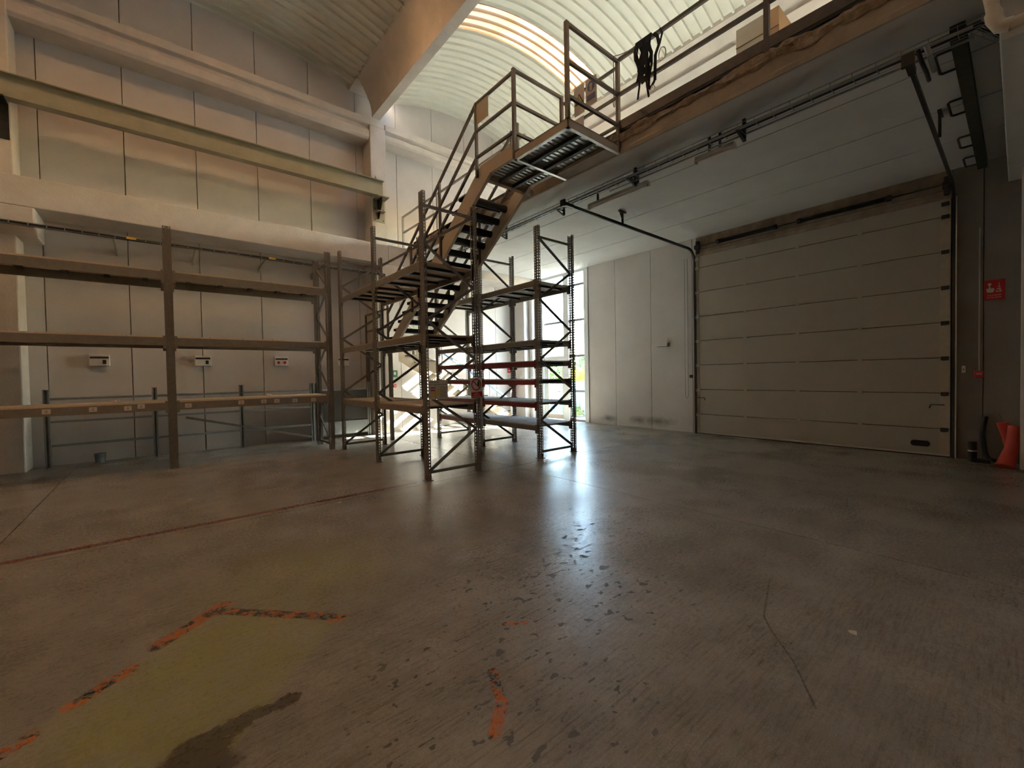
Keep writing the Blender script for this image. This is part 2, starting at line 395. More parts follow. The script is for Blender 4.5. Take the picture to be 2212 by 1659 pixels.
# unseen sides of the hall
wb = struct('wall_back'); box(X0-.2, GX+.3, Y0-.25, Y0, -.1, 10.4).build('wall_face', 'panel', wb)
ws = struct('wall_far_side'); box(X0-.25, X0, Y0-.2, WY+.3, -.1, 10.4).build('wall_face', 'panel', ws)

# ------------------------------------------------------------------ gate wall (x = GX): opening for the gate and the glazing
GY0, GY1, GZ = .77, 5.30, 4.50
wg = struct('wall_gate')
for y0, y1 in ((-2.6, -1.6), (-1.6, .40), (5.42, 6.62), (6.62, 7.82), (7.82, 8.86)):
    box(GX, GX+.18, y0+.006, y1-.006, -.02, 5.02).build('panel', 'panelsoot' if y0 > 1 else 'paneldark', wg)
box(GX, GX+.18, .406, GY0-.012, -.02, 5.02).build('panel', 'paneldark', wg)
box(GX, GX+.18, GY1+.012, 5.414, -.02, 5.02).build('panel', 'panel', wg)
box(GX, GX+.18, GY0-.006, GY1+.006, GZ+.30, 5.02).build('panel', 'lintel', wg)
box(GX+.18, GX+.30, Y0, GY0-.05, -.1, 5.02).build('backing', 'wallback', wg)
box(GX+.18, GX+.30, GY1+.05, 8.86, -.1, 5.02).build('backing', 'wallback', wg)
box(GX+.18, GX+.30, GY0-.05, GY1+.05, GZ, 5.02).build('backing', 'wallback', wg)
box(GX, GX+.3, 11.25, WY+.1, -.02, 5.02).build('panel', 'panel', wg)
# upper storey of the gate wall; unseen window band added to light the vault
box(GX, GX+.25, Y0, WY+.1, 5.02, 5.75).build('panel', 'panel', wg)
box(GX, GX+.25, Y0, WY+.1, 6.45, 10.3).build('panel', 'white', wg)
for y0, y1 in ((-2.6, .2), (5.4, 6.0), (11.3, WY+.1)):
    box(GX, GX+.25, y0, y1, 5.75, 6.45).build('panel', 'panel', wg)
for n_, (y0, y1) in enumerate(((.2, 5.4), (6.0, 11.3))):
    wn = struct('window_%d' % (n_+1))  # added window, out of view, that brings daylight up to the vault
    f = MB()
    for z in (5.75, 6.39): f.box(GX+.08, GX+.16, y0, y1, z, z+.06)
    k = 4
    for i in range(k+1):
        yy = y0+(y1-y0-.06)*i/k; f.box(GX+.08, GX+.16, yy, yy+.06, 5.75, 6.45)
    f.build('window_frame', 'frame', wn)
    for i in range(k):
        ya = y0+(y1-y0-.06)*i/k+.06; yb = y0+(y1-y0-.06)*(i+1)/k
        box(GX+.115, GX+.121, ya, yb, 5.81, 6.39).build('pane', 'glass', wn)
# horizontal girder on the upper gate wall
MB().prism([(GX, 8.66), (GX-.16, 8.66), (GX-.16, 9.10), (GX-.10, 9.16), (GX, 9.2)], 'y', Y0, WY).build('girder', 'white', wg)
box(GX-.012, GX, Y0, WY, 8.60, 8.625).build('trim_strip', 'panel', wg)

# ------------------------------------------------------------------ glazed front beside the gate
gz = struct('window_3')
wz = [4.93, 4.52, 3.36, 2.18, 1.005, 0.03]
box(GX-.03, GX+.17, 8.86, 9.03, 0, 4.98).build('jamb', 'frame', gz)
box(GX-.02, GX+.16, 9.03, 11.25, 4.90, 5.02).build('head', 'frame', gz)
box(GX, GX+.14, 9.73, 9.955, 0, 4.9).build('post', 'frame', gz)
box(GX-.06, GX+.14, 10.90, 11.26, 0, 4.98).build('jamb', 'frame', gz)
for z in wz[1:]:
    box(GX+.02, GX+.10, 9.03, 9.73, z-.035, z+.035).build('transom', 'mullion', gz)
for z in (4.52, 3.36):
    box(GX+.02, GX+.10, 9.955, 10.90, z-.035, z+.035).build('transom', 'mullion', gz)
box(GX+.02, GX+.10, 9.955, 9.985, 2.2, 4.9).build('mullion', 'mullion', gz)
for a, b in zip(wz[:-1], wz[1:]):
    box(GX+.055, GX+.061, 9.03, 9.73, b+.035, a-.03).build('pane', 'glass', gz)
for a, b in ((4.9, 4.52), (4.52, 3.36), (3.36, 2.2)):
    box(GX+.055, GX+.061, 9.985, 10.90, b+.03, a-.03).build('pane', 'glass', gz)
dr = struct('door_1')
f = MB(); f.box(GX+.0, GX+.09, 9.955, 10.90, 2.06, 2.2); f.box(GX+.01, GX+.08, 9.955, 10.01, .02, 2.06); f.box(GX+.01, GX+.08, 10.78, 10.90, .02, 2.06)
f.build('door_frame', 'frame', dr)
box(GX+.02, GX+.07, 10.01, 10.78, .03, .19).build('bottom_rail', 'signcream', dr)
box(GX+.02, GX+.07, 10.01, 10.78, 1.98, 2.06).build('top_rail', 'frame', dr)
box(GX+.02, GX+.07, 10.01, 10.06, .19, 1.98).build('stile', 'frame', dr); box(GX+.02, GX+.07, 10.73, 10.78, .19, 1.98).build('stile', 'frame', dr)
box(GX+.04, GX+.046, 10.06, 10.73, .19, 1.98).build('pane', 'glass', dr)
MB().tube([(GX+.0, 10.10, .98), (GX-.05, 10.10, .98), (GX-.05, 10.22, .98)], .012).build('door_handle', 'darksteel', dr)

# ------------------------------------------------------------------ roof: vaulted sheet with skylight strips
RIB = .242
def vault_sheet(name, k, y0, y1, m, parent, x0=None, x1=None, dz=0.):
    c, hc, zs, za = VA[k]; f = VF[k]; n = 22
    a, b = (c-hc if x0 is None else x0), (c+hc if x1 is None else x1)
    prof = []                                                # (y, lift)
    i0 = math.floor(y0/RIB)
    for i in range(i0, math.ceil(y1/RIB)+1):
        for dy, h in ((0, 0), (.012, .058), (.058, .058), (.07, 0)):
            y = i*RIB+dy
            if y0 < y < y1: prof.append((y, h))
    prof = [(y0, 0)] + prof + [(y1, 0)]
    mb = MB()
    for i in range(n+1):
        x = a+(b-a)*i/n; z = f(x)+dz
        for y, h in prof: mb.v.append((x, y, z-h))
    w_ = len(prof)
    for i in range(n):
        for j in range(w_-1): mb.f.append((i*w_+j, i*w_+j+1, (i+1)*w_+j+1, (i+1)*w_+j))
    return mb.build(name, m, parent)
SK = [(2.1, 2.95), (7.55, 8.40)]
roof = struct('ceiling')
nwin = 4
for k in range(3):
    c, hc, zs, za = VA[k]
    ya = Y0
    for s0, s1 in [q for q in SK if k != 1 or q[0] > 5] + [(WY+.1, None)]:
        vault_sheet('roof_sheet', k, ya, s0, 'vault', roof)
        if s1 is None: break
        xa, xb = c-hc, c+hc-(.72 if k == 2 else .35)
        if k == 2: xa = c-hc+.15
        wn = struct('window_%d' % nwin); nwin += 1
        vault_sheet('skylight_sheet', k, s0, s1, 'skylight_dim' if k == 2 else 'skylight', wn, xa, xb)
        mbk = MB()
        for yy in (s0, s1):
            n = 14
            for i in range(n):
                xx0 = xa+(xb-xa)*i/n; xx1 = xa+(xb-xa)*(i+1)/n
                mbk.bar((xx0, yy, VF[k](xx0)-.02), (xx1, yy, VF[k](xx1)-.02), .03, .05)
        mbk.box(xb-.02, xb+.02, s0, s1, VF[k](xb)-.06, VF[k](xb)+.02)
        mbk.build('skylight_flashing', 'signcream', wn)
        vault_sheet('roof_sheet', k, s0, s1, 'vault', roof, xb, c+hc)
        if xa > c-hc+.01: vault_sheet('roof_sheet', k, s0, s1, 'vault', roof, c-hc, xa)
        ya = s1
# gutter beams with flared sides
def flare(cx):
    p = [(-.11, 8.62), (-.115, 8.78), (-.15, 8.95), (-.235, 9.15), (-.35, 9.36), (-.46, 9.52), (-.50, 9.60), (-.50, 9.72), (.50, 9.72), (.50, 9.60), (.46, 9.52), (.35, 9.36), (.235, 9.15), (.15, 8.95), (.115, 8.78), (.11, 8.62)]
    return [(cx+a, b) for a, b in p]
def sbuild(mb, name, m, parent=None, **kw):
    o = mb.build(name, m, parent, **kw)
    return o if parent else tag(o, kind='structure')
for cx in XB:
    b_ = sbuild(MB().prism(flare(cx), 'y', Y0, 11.26), 'roof_beam', 'concrete', smooth=True)
    box(cx-.5, cx+.5, 11.26, WY+.1, 9.5, 9.72).build('beam_end', 'concrete', b_)
sbuild(MB().prism([(10.10, 9.55), (10.10, 9.72), (GX+.3, 9.72), (GX+.3, 9.0), (GX-.02, 9.18)], 'y', Y0, WY+.1), 'roof_beam', 'concrete')
sbuild(box(X0-.2, X0+.55, Y0, WY+.1, 9.5, 9.75), 'roof_beam', 'concrete')
sbuild(box(X0-.3, GX+.3, WY+.165, WY+.36, 9.6, 10.5), 'roof_edge', 'wallback')

# ------------------------------------------------------------------ columns, girders and beams on the left wall
def column(x0, x1, corb):
    cl = sbuild(MB().prism([(x0, 11.32), (x1, 11.32), (x1, WY), (x0, WY)], 'z', 0, 8.45), 'concrete_column', 'concrete', bevel=.02)
    if corb: MB().prism([(WY, 4.20), (11.32, 4.20), (11.10, 4.38), (11.10, 4.68), (WY, 4.68)], 'x', x0-.03, x1+.27).build('corbel', 'concrete', cl, bevel=.03)
column(-2.33, -1.88, True); column(4.56, 5.00, True)
cl = sbuild(box(9.98, GX, 11.28, WY, 0, 5.0), 'concrete_column', 'panel', bevel=.01)
MB().tube([(10.28, 11.20, 0), (10.28, 11.20, 4.98)], .09, 20).build('downpipe', 'panel', cl, True)
gp = [(WY, 8.06), (11.40, 8.06), (11.34, 8.13), (11.34, 8.30), (11.42, 8.36), (11.42, 8.42), (11.32, 8.45), (11.32, 8.62), (WY, 8.62)]
gd = sbuild(MB().prism(gp, 'x', -1.9, 4.555), 'wall_girder', 'concrete', bevel=.012)
box(4.555, 4.97, 11.32, WY, 8.45, 8.62).build('girder_seat', 'concrete', gd)
box(-2.4, -1.9, 11.32, WY, 8.45, 8.62).build('girder_seat', 'concrete', gd)
sbuild(MB().prism(gp, 'x', X0, -2.4), 'wall_girder', 'concrete')
g2 = [(WY, 8.17), (11.42, 8.17), (11.36, 8.22), (11.36, 8.33), (11.43, 8.38), (11.33, 8.44), (11.33, 8.61), (WY, 8.61)]
sbuild(MB().prism(g2, 'x', 5.005, GX), 'wall_girder', 'concrete', bevel=.012)
sbuild(box(X0, 4.905, 11.11, WY, 4.68, 5.205), 'floor_beam', 'concrete', bevel=.015)
sbuild(box(4.92, GX, 11.14, WY, 4.68, 5.22), 'floor_beam', 'concrete', bevel=.015)

# ------------------------------------------------------------------ mezzanine: soffit planks, edge beam, downstand
mz = struct('mezzanine')
px_ = [6.20, 6.84, 8.06, 9.27, GX]
for a, b in zip(px_[:-1], px_[1:]): box(a+.010, b-.010, Y0, 11.13, 4.98, 5.12).build('soffit_plank', 'slab', mz)
box(5.6, GX, Y0, 11.13, 5.12, 5.30).build('floor_topping', 'slabtop', mz)
MB().prism([(5.58, 4.98), (6.19, 4.98), (6.19, 5.29), (5.62, 5.29), (5.60, 5.20), (5.585, 5.12)], 'y', Y0, 11.13).build('edge_beam', 'slab', mz)
MB().prism([(5.565, 4.975), (5.60, 4.975), (5.62, 5.12), (5.62, 5.29), (5.605, 5.29), (5.585, 5.20), (5.578, 5.06), (5.565, 5.03)], 'y', Y0, 11.13).build('edge_fascia', 'edge_concrete', mz)
mb = MB(); n = 420; random.seed(3)                            # lumpy mortar squeezed out along the top of the edge beam
import mathutils
prof = 7
for i in range(n+1):
    y = -1.6+12.2*i/n
    for j in range(prof):
        a = math.pi*j/(prof-1)
        nz = mathutils.noise.noise((y*3.1, j*.5, 0))+.7*mathutils.noise.noise((y*9.7, j*.9, 4))
        r = max(.012, .056+.048*nz)
        mb.v.append((5.605-math.sin(a)*r*1.1, y, 5.235+.02*mathutils.noise.noise((y*1.7, 0, 9))+math.cos(a)*r*1.15))
for i in range(n):
    for j in range(prof-1): mb.f.append((i*prof+j, i*prof+j+1, (i+1)*prof+j+1, (i+1)*prof+j))
mb.build('mortar_ridge', 'mortar', mz, True)
box(5.99, GX, -.42, .138, 4.55, 4.985).build('downstand_beam', 'slab', mz, bevel=.01)
box(10.0, GX, -.5, 0, 0, 4.56).build('column', 'panel', mz, bevel=.015)
box(5.565, 5.60, -2.5, 10.9, 5.30, 5.345).build('edge_angle', 'darksteel', mz)

# ------------------------------------------------------------------ pallet racks
def post_mesh(name, h=4.36, w=.12, d=.050):
    """perforated open upright: front face at v = 0 looking to -v, sides run to +v; u across, z up"""
    mb = MB(); pitch = .05; n = int(h/pitch)
    def strip(P, cols, holes):                               # P(t, z) -> point; cols edges across; holes = hole columns
        for i in range(len(cols)-1):
            a, b = cols[i], cols[i+1]
            if i in holes:
                for k in range(n):
                    z0 = k*pitch; mb.quad(P(a, z0), P(b, z0), P(b, z0+.024), P(a, z0+.024))
                mb.quad(P(a, n*pitch), P(b, n*pitch), P(b, h), P(a, h))
            else: mb.quad(P(a, 0), P(b, 0), P(b, h), P(a, h))
    strip(lambda t, z: (t-w/2, 0, z), [0, .020, .033, w-.033, w-.020, w], (1, 3))
    for sg in (-1, 1):
        strip(lambda t, z: (sg*w/2, t, z), [0, .016, .030, d], (1,))
        mb.quad((sg*w/2, d, 0), (sg*(w/2-.022), d, 0), (sg*(w/2-.022), d, h), (sg*w/2, d, h))
    mb.quad((-.008, -.0015, 0), (.008, -.0015, 0), (.008, -.0015, h), (-.008, -.0015, h))
    return mb.mesh(name, 'rackgrey')
POST = post_mesh('rack_post')
FOOT = MB().box(-.065, .065, -.035, .085, 0, .008).box(-.055, .055, -.004, .056, .008, .09).mesh('rack_foot', 'rackgrey')

def rack(label, axis, runs, v0, v1, bays, zig=0, group=None, deck='board'):
    """axis 'x' or 'y' is the run; runs = frame positions; v0/v1 = front/back; bays = list of [(z, beam material)...]"""
    def W(u, v, z): return (u, v, z) if axis == 'x' else (v, u, z)
    base = W(runs[0], v0, 0)
    t = thing('pallet_rack', base, label, 'rack', group)
    # post meshes face -v at the front and +v at the back
    rot_f = 0. if axis == 'x' else -math.pi/2
    for u in runs:
        for v, r in ((v0-.026, rot_f), (v1+.026, rot_f+math.pi)):
            p = put('post', POST, W(u, v, .008), t, r)
            ft = bpy.data.objects.new('foot_plate', FOOT); COL.objects.link(ft); ft.parent = p; ft.location = (0, 0, -.008)
        a, b = v0+.03, v1-.03
        for z in (.12, 4.17):
            MB().bar(W(u, a, z), W(u, b, z), .03, .045).build('brace', 'rackgrey', t)
        zs = [.14+.5757*i for i in range(8)]
        for i in range(7):
            s0, s1 = (a, b) if (i+zig) % 2 == 0 else (b, a)
            MB().bar(W(u, s0, zs[i]), W(u, s1, zs[i+1]), .028, .042, (0, 0, 1)).build('brace', 'rackgrey', t)
    for bi, levels in enumerate(bays):
        ua, ub = runs[bi]+.06, runs[bi+1]-.06
        for z, bmat, hb, hasdeck in levels:
            tb = z-(.03 if deck == 'boardlight' else .018)
            for v in (v0, v1):
                mb = MB()
                q = [(-.022, 0), (.022, 0), (.022, hb-.03), (.012, hb-.03), (.012, hb), (-.022, hb)] if v == v0 else [(-.022, 0), (.022, 0), (.022, hb), (-.012, hb), (-.012, hb-.03), (-.022, hb-.03)]
                pl = [(v+a, tb-hb+b) for a, b in q]
                if axis == 'x': mb.prism(pl, 'x', ua, ub)
                else: mb.prism(pl, 'y', ua, ub)
                bo = mb.build('beam', bmat if v == v0 else ('rackbeam' if bmat == 'rackred' and bi == 0 else bmat), t)
                for u in (ua, ub):
                    du = .006 if u == ua else -.006
                    c = [W(u, v-.032 if v == v0 else v+.032, tb-hb-.05), W(u+du*7, v+.02 if v == v0 else v-.02, tb+.03)]
                    box(c[0][0], c[1][0], c[0][1], c[1][1], c[0][2], c[1][2]).build('beam_connector', bmat, bo)
            if hasdeck:
                nb = 4 if axis == 'y' else 5
                for k in range(1, nb+1):
                    u = ua+(ub-ua)*(k-.5)/nb
                    c0, c1 = W(u-.035, v0+.022, tb-.045), W(u+.035, v1-.022, tb-.004)
                    box(c0[0], c1[0], c0[1], c1[1], c0[2], c1[2]).build('crossbar', 'crossbar', t)
                for k in range(nb):
                    a, b = ua+(ub-ua)*k/nb, ua+(ub-ua)*(k+1)/nb
                    c0, c1 = W(a+.003, v0-.015+random.uniform(0, .012), tb), W(b-.003, v1+.015, z)
                    box(c0[0], c1[0], c0[1], c1[1], c0[2], c1[2]).build('shelf_board', deck, t)
    return t
G_, R_ = 'rackbeam', 'rackred'
rack('grey pallet rack with a cream load notice, nearest of the free standing racks', 'y', [5.77, 7.67, 9.58], 3.10, 4.03,
     [[(1.13, G_, .10, 1), (2.245, G_, .10, 1), (3.35, G_, .10, 1)]]*2, 0, 'tall pallet racks')
near = [(.615, G_, .085, 1), (1.048, R_, .085, 1), (1.488, R_, .085, 1), (1.85, R_, .085, 1), (2.25, G_, .085, 1), (3.37, G_, .10, 1)]
far = [(.60, R_, .085, 1), (1.048, R_, .085, 1), (1.488, R_, .085, 1), (1.85, R_, .085, 1), (2.25, G_, .085, 1), (3.37, G_, .10, 1)]
rack('pallet rack with dark red beams in front of the bright glazing', 'y', [5.81, 7.68, 9.58], 5.50, 6.43, [near, far], 1, 'tall pallet racks', 'boardgrey')
rack('long grey pallet rack beside the left wall with paper notes on its lowest beam', 'x', [-2.59, .16, 2.91], 9.82, 10.72,
     [[(1.23, G_, .135, 1), (2.40, G_, .14, 1), (3.58, G_, .145, 1)]]*2, 0, 'tall pallet racks', 'boardlight')

# ------------------------------------------------------------------ low galvanised shelf frames against the left wall
def low_frame(label, xs_, y):
    t = thing('shelf_frame', (xs_[0], y, 0), label, 'shelf frame', 'low steel shelf frames along the left wall')
    for x in xs_:
        for dx in (-.03, .03): box(x+dx-.012, x+dx+.012, y-.03, y+.03, 0, 1.47).build('post', 'galv', t)
        box(x-.016, x+.016, y+.0, y+.03, .02, 1.46).build('post_web', 'rackgrey', t)
    for a, b in zip(xs_[:-1], xs_[1:]):
        for z in (.43, .875, 1.30):
            MB().prism([(y-.025, z-.03), (y+.02, z-.03), (y+.02, z+.012), (y-.025, z+.012)], 'x', a+.045, b-.045).build('beam', 'galv', t)
    return t
lf = low_frame('low galvanised shelf frame against the left wall behind the long rack', [-1.63, -.10, 1.43, 2.95], 11.50)
MB().bar((.40, 11.46, .80), (2.95, 11.46, .10), .012, .05).build('brace', 'rackgrey', lf)
lf2 = low_frame('low galvanised shelf frame in the corner beside the wall column behind the free standing rack', [3.03, 4.40], 11.50)
box(3.1, 4.35, 11.47, 11.485, .1, .40).build('back_sheet', 'galv', lf2)
box(3.1, 4.35, 11.47, 11.485, .47, 1.26).build('back_sheet', 'wallback', lf2)
bk = thing('bucket', (-.955, 11.66, 0), 'small grey bucket on the floor under the shelf frame by the left wall', 'bucket')
MB().tube([(-.955, 11.66, 0), (-.955, 11.66, .17), (-.955, 11.66, .185)], [.070, .083, .088], 18).build('body', 'bucket', bk, True)
MB().tube([(-.955+.088*math.cos(a*.35), 11.57, .17-.06*math.sin(a*.35)) for a in range(10)], .003, 6).build('handle', 'darksteel', bk)

# ------------------------------------------------------------------ steel runway beam and its bracket
ib = thing('steel_i_beam', (1.2, 11.12, 6.47), 'grey green steel I-beam spanning across the upper left wall', 'steel beam')
xa, xb = X0+.2, 4.80
box(xa, xb, 11.02, 11.22, 6.47, 6.49).build('lower_flange', 'steelgreen', ib); box(xa, xb, 11.02, 11.22, 6.87, 6.89).build('upper_flange', 'steelgreen', ib)
box(xa, xb, 11.113, 11.127, 6.49, 6.87).build('web', 'steelgreen', ib)
MB().prism([(11.12, 6.89), (11.30, 6.89), (11.30, 7.10)], 'x', 4.66, 4.672).build('gusset', 'steelgreen', ib)
br = thing('beam_bracket', (4.75, 11.3, 5.95), 'steel bracket bolted to the wall column under the end of the I-beam', 'bracket')
box(4.60, 4.92, 11.305, 11.32, 5.85, 6.46).build('wall_plate', 'steelgreen', br)
MB().prism([(11.305, 6.44), (10.98, 6.44), (10.98, 6.30), (11.22, 5.92), (11.305, 5.92)], 'x', 4.715, 4.73).build('gusset', 'darksteel', br)
box(4.60, 4.92, 10.97, 11.305, 6.44, 6.466).build('seat_plate', 'steelgreen', br)
box(4.64, 4.86, 11.1, 11.305, 6.09, 6.105).build('stiffener', 'steelgreen', br)
for dx in (4.64, 4.87):
    for z in (5.90, 6.2): MB().tube([(dx, 11.30, z), (dx, 11.285, z)], .014, 6).build('bolt', 'darksteel', br)
br2 = thing('beam_bracket', (-2.1, 11.3, 5.9), 'dark steel bracket on the column at the left edge of the picture under the I-beam', 'bracket')
box(-2.30, -1.90, 11.305, 11.32, 5.85, 6.46).build('wall_plate', 'darksteel', br2)
MB().prism([(11.305, 6.44), (10.98, 6.44), (10.98, 6.30), (11.22, 5.92), (11.305, 5.92)], 'x', -2.12, -2.10).build('gusset', 'darksteel', br2)
box(-2.3, -1.9, 10.97, 11.305, 6.44, 6.466).build('seat_plate', 'darksteel', br2)

# ------------------------------------------------------------------ wire mesh cable trays
def cable_tray(label, pts, z, wdt, cats='cable tray', cables=2, side=1, step=.12, cr=.014, wr=.006):
    t = thing('cable_tray', (*pts[0], z), label, cats)
    for a, b in zip(pts[:-1], pts[1:]):
        a, b = Vector((*a, z)), Vector((*b, z)); d = (b-a).normalized(); nrm = Vector((-d.y, d.x, 0))*wdt/2
        wires = MB()
        for o_, h in ((-1, 0), (-.33, 0), (.33, 0), (1, 0), (-1, .05), (1, .05)): wires.bar(a+nrm*o_+Vector((0, 0, h)), b+nrm*o_+Vector((0, 0, h)), .005, .005)
        wires.build('wire', 'galv', t)
        k = int((b-a).length/step); hp = MB()
        for i in range(k+1):
            p = a+d*(i*step)
            hp.bar(p-nrm, p+nrm, wr, wr); hp.bar(p-nrm, p-nrm+Vector((0, 0, .06)), wr, wr); hp.bar(p+nrm, p+nrm+Vector((0, 0, .06)), wr, wr)
        tag(hp.build('cross_wire', 'galv', t), kind='stuff')
        for c in range(cables):
            off = nrm*(-.5+c/max(1, cables-1))*.9 if cables > 1 else Vector()
            seg_ = [a+off+(b-a)*(i/14)+Vector((0, 0, .02+.006*math.sin(i*1.9+c))) for i in range(15)]
            MB().tube(seg_, cr, 6).build('cable', 'black', t)
    return t
tr1 = cable_tray('wire mesh cable tray running along the left wall below the concrete beam', [(X0+.1, 11.02), (4.75, 11.02)], 4.325, .10, cables=2, step=.22, cr=.024, wr=.013)
for x in (-.35, 2.05): box(x-.07, x+.07, 10.955, 10.965, 4.33, 4.37).build('warning_tag', 'signyellow', tr1)
for x in (-.62, .62, 1.9, 3.1):
    MB().prism([(WY-.004, 4.31), (10.98, 4.31), (10.98, 4.29), (WY-.004, 4.17)], 'x', x, x+.02).build('wall_bracket', 'steelgreen', tr1)
tr2 = cable_tray('wire mesh cable tray hung under the mezzanine edge with bundled cables and conduit', [(6.02, 10.6), (6.02, .25), (6.9, -.1)], 4.78, .16, cables=3, step=.2)
MB().tube([(5.93, 10.5, 4.765), (5.93, .3, 4.765)], .016, 8).build('conduit', 'galv', tr2, True)
MB().tube([(6.13, 4.6, 4.76), (6.13, .3, 4.76)], .014, 8).build('conduit', 'galv', tr2, True)
for y in (9.2, 7.5, 5.72, 4.1, 2.4):
    mb = MB(); mb.box(5.92, 6.16, y-.02, y+.02, 4.745, 4.765); mb.box(6.14, 6.17, y-.02, y+.02, 4.68, 4.98); mb.bar((5.94, y, 4.75), (6.15, y, 4.68), .03, .02)
    mb.build('hanger', 'darksteel', tr2)

# ------------------------------------------------------------------ sectional gate
gt = thing('sectional_gate', (GX, (GY0+GY1)/2, 0), 'closed cream sectional gate of eight panels with black side tracks', 'gate')
gj = [.05, .497, 1.125, 1.748, 2.363, 2.975, 3.593, 4.20, 4.50]
for i, (a, b) in enumerate(zip(gj[:-1], gj[1:])):
    mb = MB().prism([(GX-.045, a+.012), (GX-.037, a+.004), (GX, a+.004), (GX, b-.004), (GX-.037, b-.004), (GX-.045, b-.012)], 'y', GY0+.14, GY1-.08)
    # shallow horizontal ribs pressed into the sheet
    p = mb.build('gate_panel', 'gate', gt)
    nr = int((b-a)/.1)
    for k in range(1, nr): box(GX-.0465, GX-.045, GY0+.145, GY1-.085, a+(b-a)*k/nr-.004, a+(b-a)*k/nr+.004).build('rib', 'gate', p)
    for y0, y1 in ((GY0, GY0+.14), (GY1-.08, GY1)): box(GX-.05, GX, y0+.01, y1, a+.003, b-.003).build('end_cap', 'gateedge', p)
for z in gj[1:-1]:
    for y in (2.012, 3.067, 4.122): box(GX-.06, GX-.044, y-.035, y+.035, z-.028, z+.028).build('hinge', 'gate', gt)
for z in gj[1:-1]: box(GX-.034, GX-.002, GY0+.01, GY1, z-.02, z+.02).build('joint_seal', 'seal', gt)
box(GX-.0, GX+.02, GY0-.06, GY1+.06, -.03, GZ+.05).build('outer_skin', 'seal', gt)
box(GX-.052, GX-.0, GY0+.01, GY1, .02, .055).build('bottom_rail', 'alu', gt)
box(GX-.04, GX-.005, GY0+.01, GY1, 0, .022).build('bottom_seal', 'seal', gt)
ov = MB(); pl = []
for k in range(24):
    a = 2*math.pi*k/24; r_ = .047; cx_ = .08 if math.cos(a) > 0 else -.08
    pl.append((1.155+cx_+r_*math.cos(a)*1.0, .215+(r_+.006)*math.sin(a)))
ov.prism(pl, 'x', GX-.062, GX-.044).build('grip_recess', 'black', gt)
for y, sg in ((GY1+.02, 1), (GY0-.03, -1)):
    mb = MB(); mb.box(GX-.09, GX-.005, y-.02, y+.02, 0, 4.42)
    mb.build('side_track', 'darksteel', gt)
    # curve and horizontal track
    pts = [(GX-.06, y, 4.30)]
    for k in range(7):
        a = k/6*math.pi/2; pts.append((GX-.06-.32*(1-math.cos(a)), y, 4.34+.32*math.sin(a)))
    xe = 5.72 if sg > 0 else 5.9
    pts.append((xe, y, 4.68))
    m2 = MB()
    for p0, p1 in zip(pts[:-1], pts[1:]): m2.bar(p0, p1, .035, .055, (0, 0, 1) if abs(p1[2]-p0[2]) < .2 else (1, 0, 0))
    m2.build('horizontal_track', 'darksteel', gt)
    for x in (7.55,) if sg > 0 else (8.1,):
        h = MB(); h.box(x-.02, x+.02, y+.02*sg, y+.05*sg, 4.66, 4.98); h.box(x-.12, x+.12, y+.02*sg, y+.06*sg, 4.95, 4.98); h.bar((x-.1, y+.035*sg, 4.96), (x, y+.035*sg, 4.80), .02, .02)
        h.build('track_hanger', 'darksteel', gt)
    e = MB(); e.box(xe-.04, xe+.0, y-.05, y+.05, 4.62, 4.74); e.box(xe, xe+.25, y-.03, y+.03, 4.65, 4.71)
    e.build('track_end', 'darksteel', gt)
    b = MB(); b.box(GX-.12, GX-.01, y-.09*sg-.03, y-.09*sg+.03, 4.55, 4.86); b.tube([(GX-.07, y-.14*sg, 4.72), (GX-.07, y-.02*sg, 4.72)], .06, 14)
    b.build('cable_drum', 'darksteel', gt)
# torsion shaft and springs
MB().tube([(GX-.075, GY0+.05, 4.74), (GX-.075, GY1-.05, 4.74)], .012, 8).build('torsion_shaft', 'darksteel', gt)
for a, b in ((3.45, 4.75), (1.55, 3.05)):
    mb = MB(); k = 130
    for i in range(k):
        pass
    pts = [(GX-.075+.042*math.cos(i*.9), a+(b-a)*i/520, 4.74+.042*math.sin(i*.9)) for i in range(521)]
    MB().tube(pts, .006, 4).build('torsion_spring', 'spring', gt)
    MB().tube([(GX-.075, a, 4.74), (GX-.075, a+.06, 4.74)], .055, 12).build('spring_cone', 'darksteel', gt)
    MB().tube([(GX-.075, b-.06, 4.74), (GX-.075, b, 4.74)], .055, 12).build('spring_cone', 'darksteel', gt)
for y, s_ in ((GY1-.04, 1), (GY0+.075, -1)):
    for z in gj[1:-1]+[4.42]:
        mb = MB(); mb.box(GX-.075, GX-.05, y-.05, y+.05, z-.045, z+.02); mb.box(GX-.10, GX-.075, y-.03, y+.03, z-.05, z-.028)
        mb.build('roller_bracket', 'alu' if s_ > 0 else 'darksteel', gt)
    lk = MB().tube([(GX-.08, y-.0, .92), (GX-.08, y-.17*s_*1.0, .92), (GX-.08, y-.19*s_, .86)], .009, 6)
    lk.build('locking_bolt', 'black', gt)
box(GX-.10, GX-.02, GY0-.065, GY0-.052, 0, 4.5).build('track_edge', 'alu', gt)
lt = struct('trim_1'); MB().prism([(GX, 4.50), (GX-.03, 4.50), (GX-.05, 4.56), (GX-.05, 4.64), (GX-.02, 4.66), (GX-.02, 4.80), (GX, 4.80)], 'y', GY0, GY1).build('lintel_fascia', 'lintel', lt)
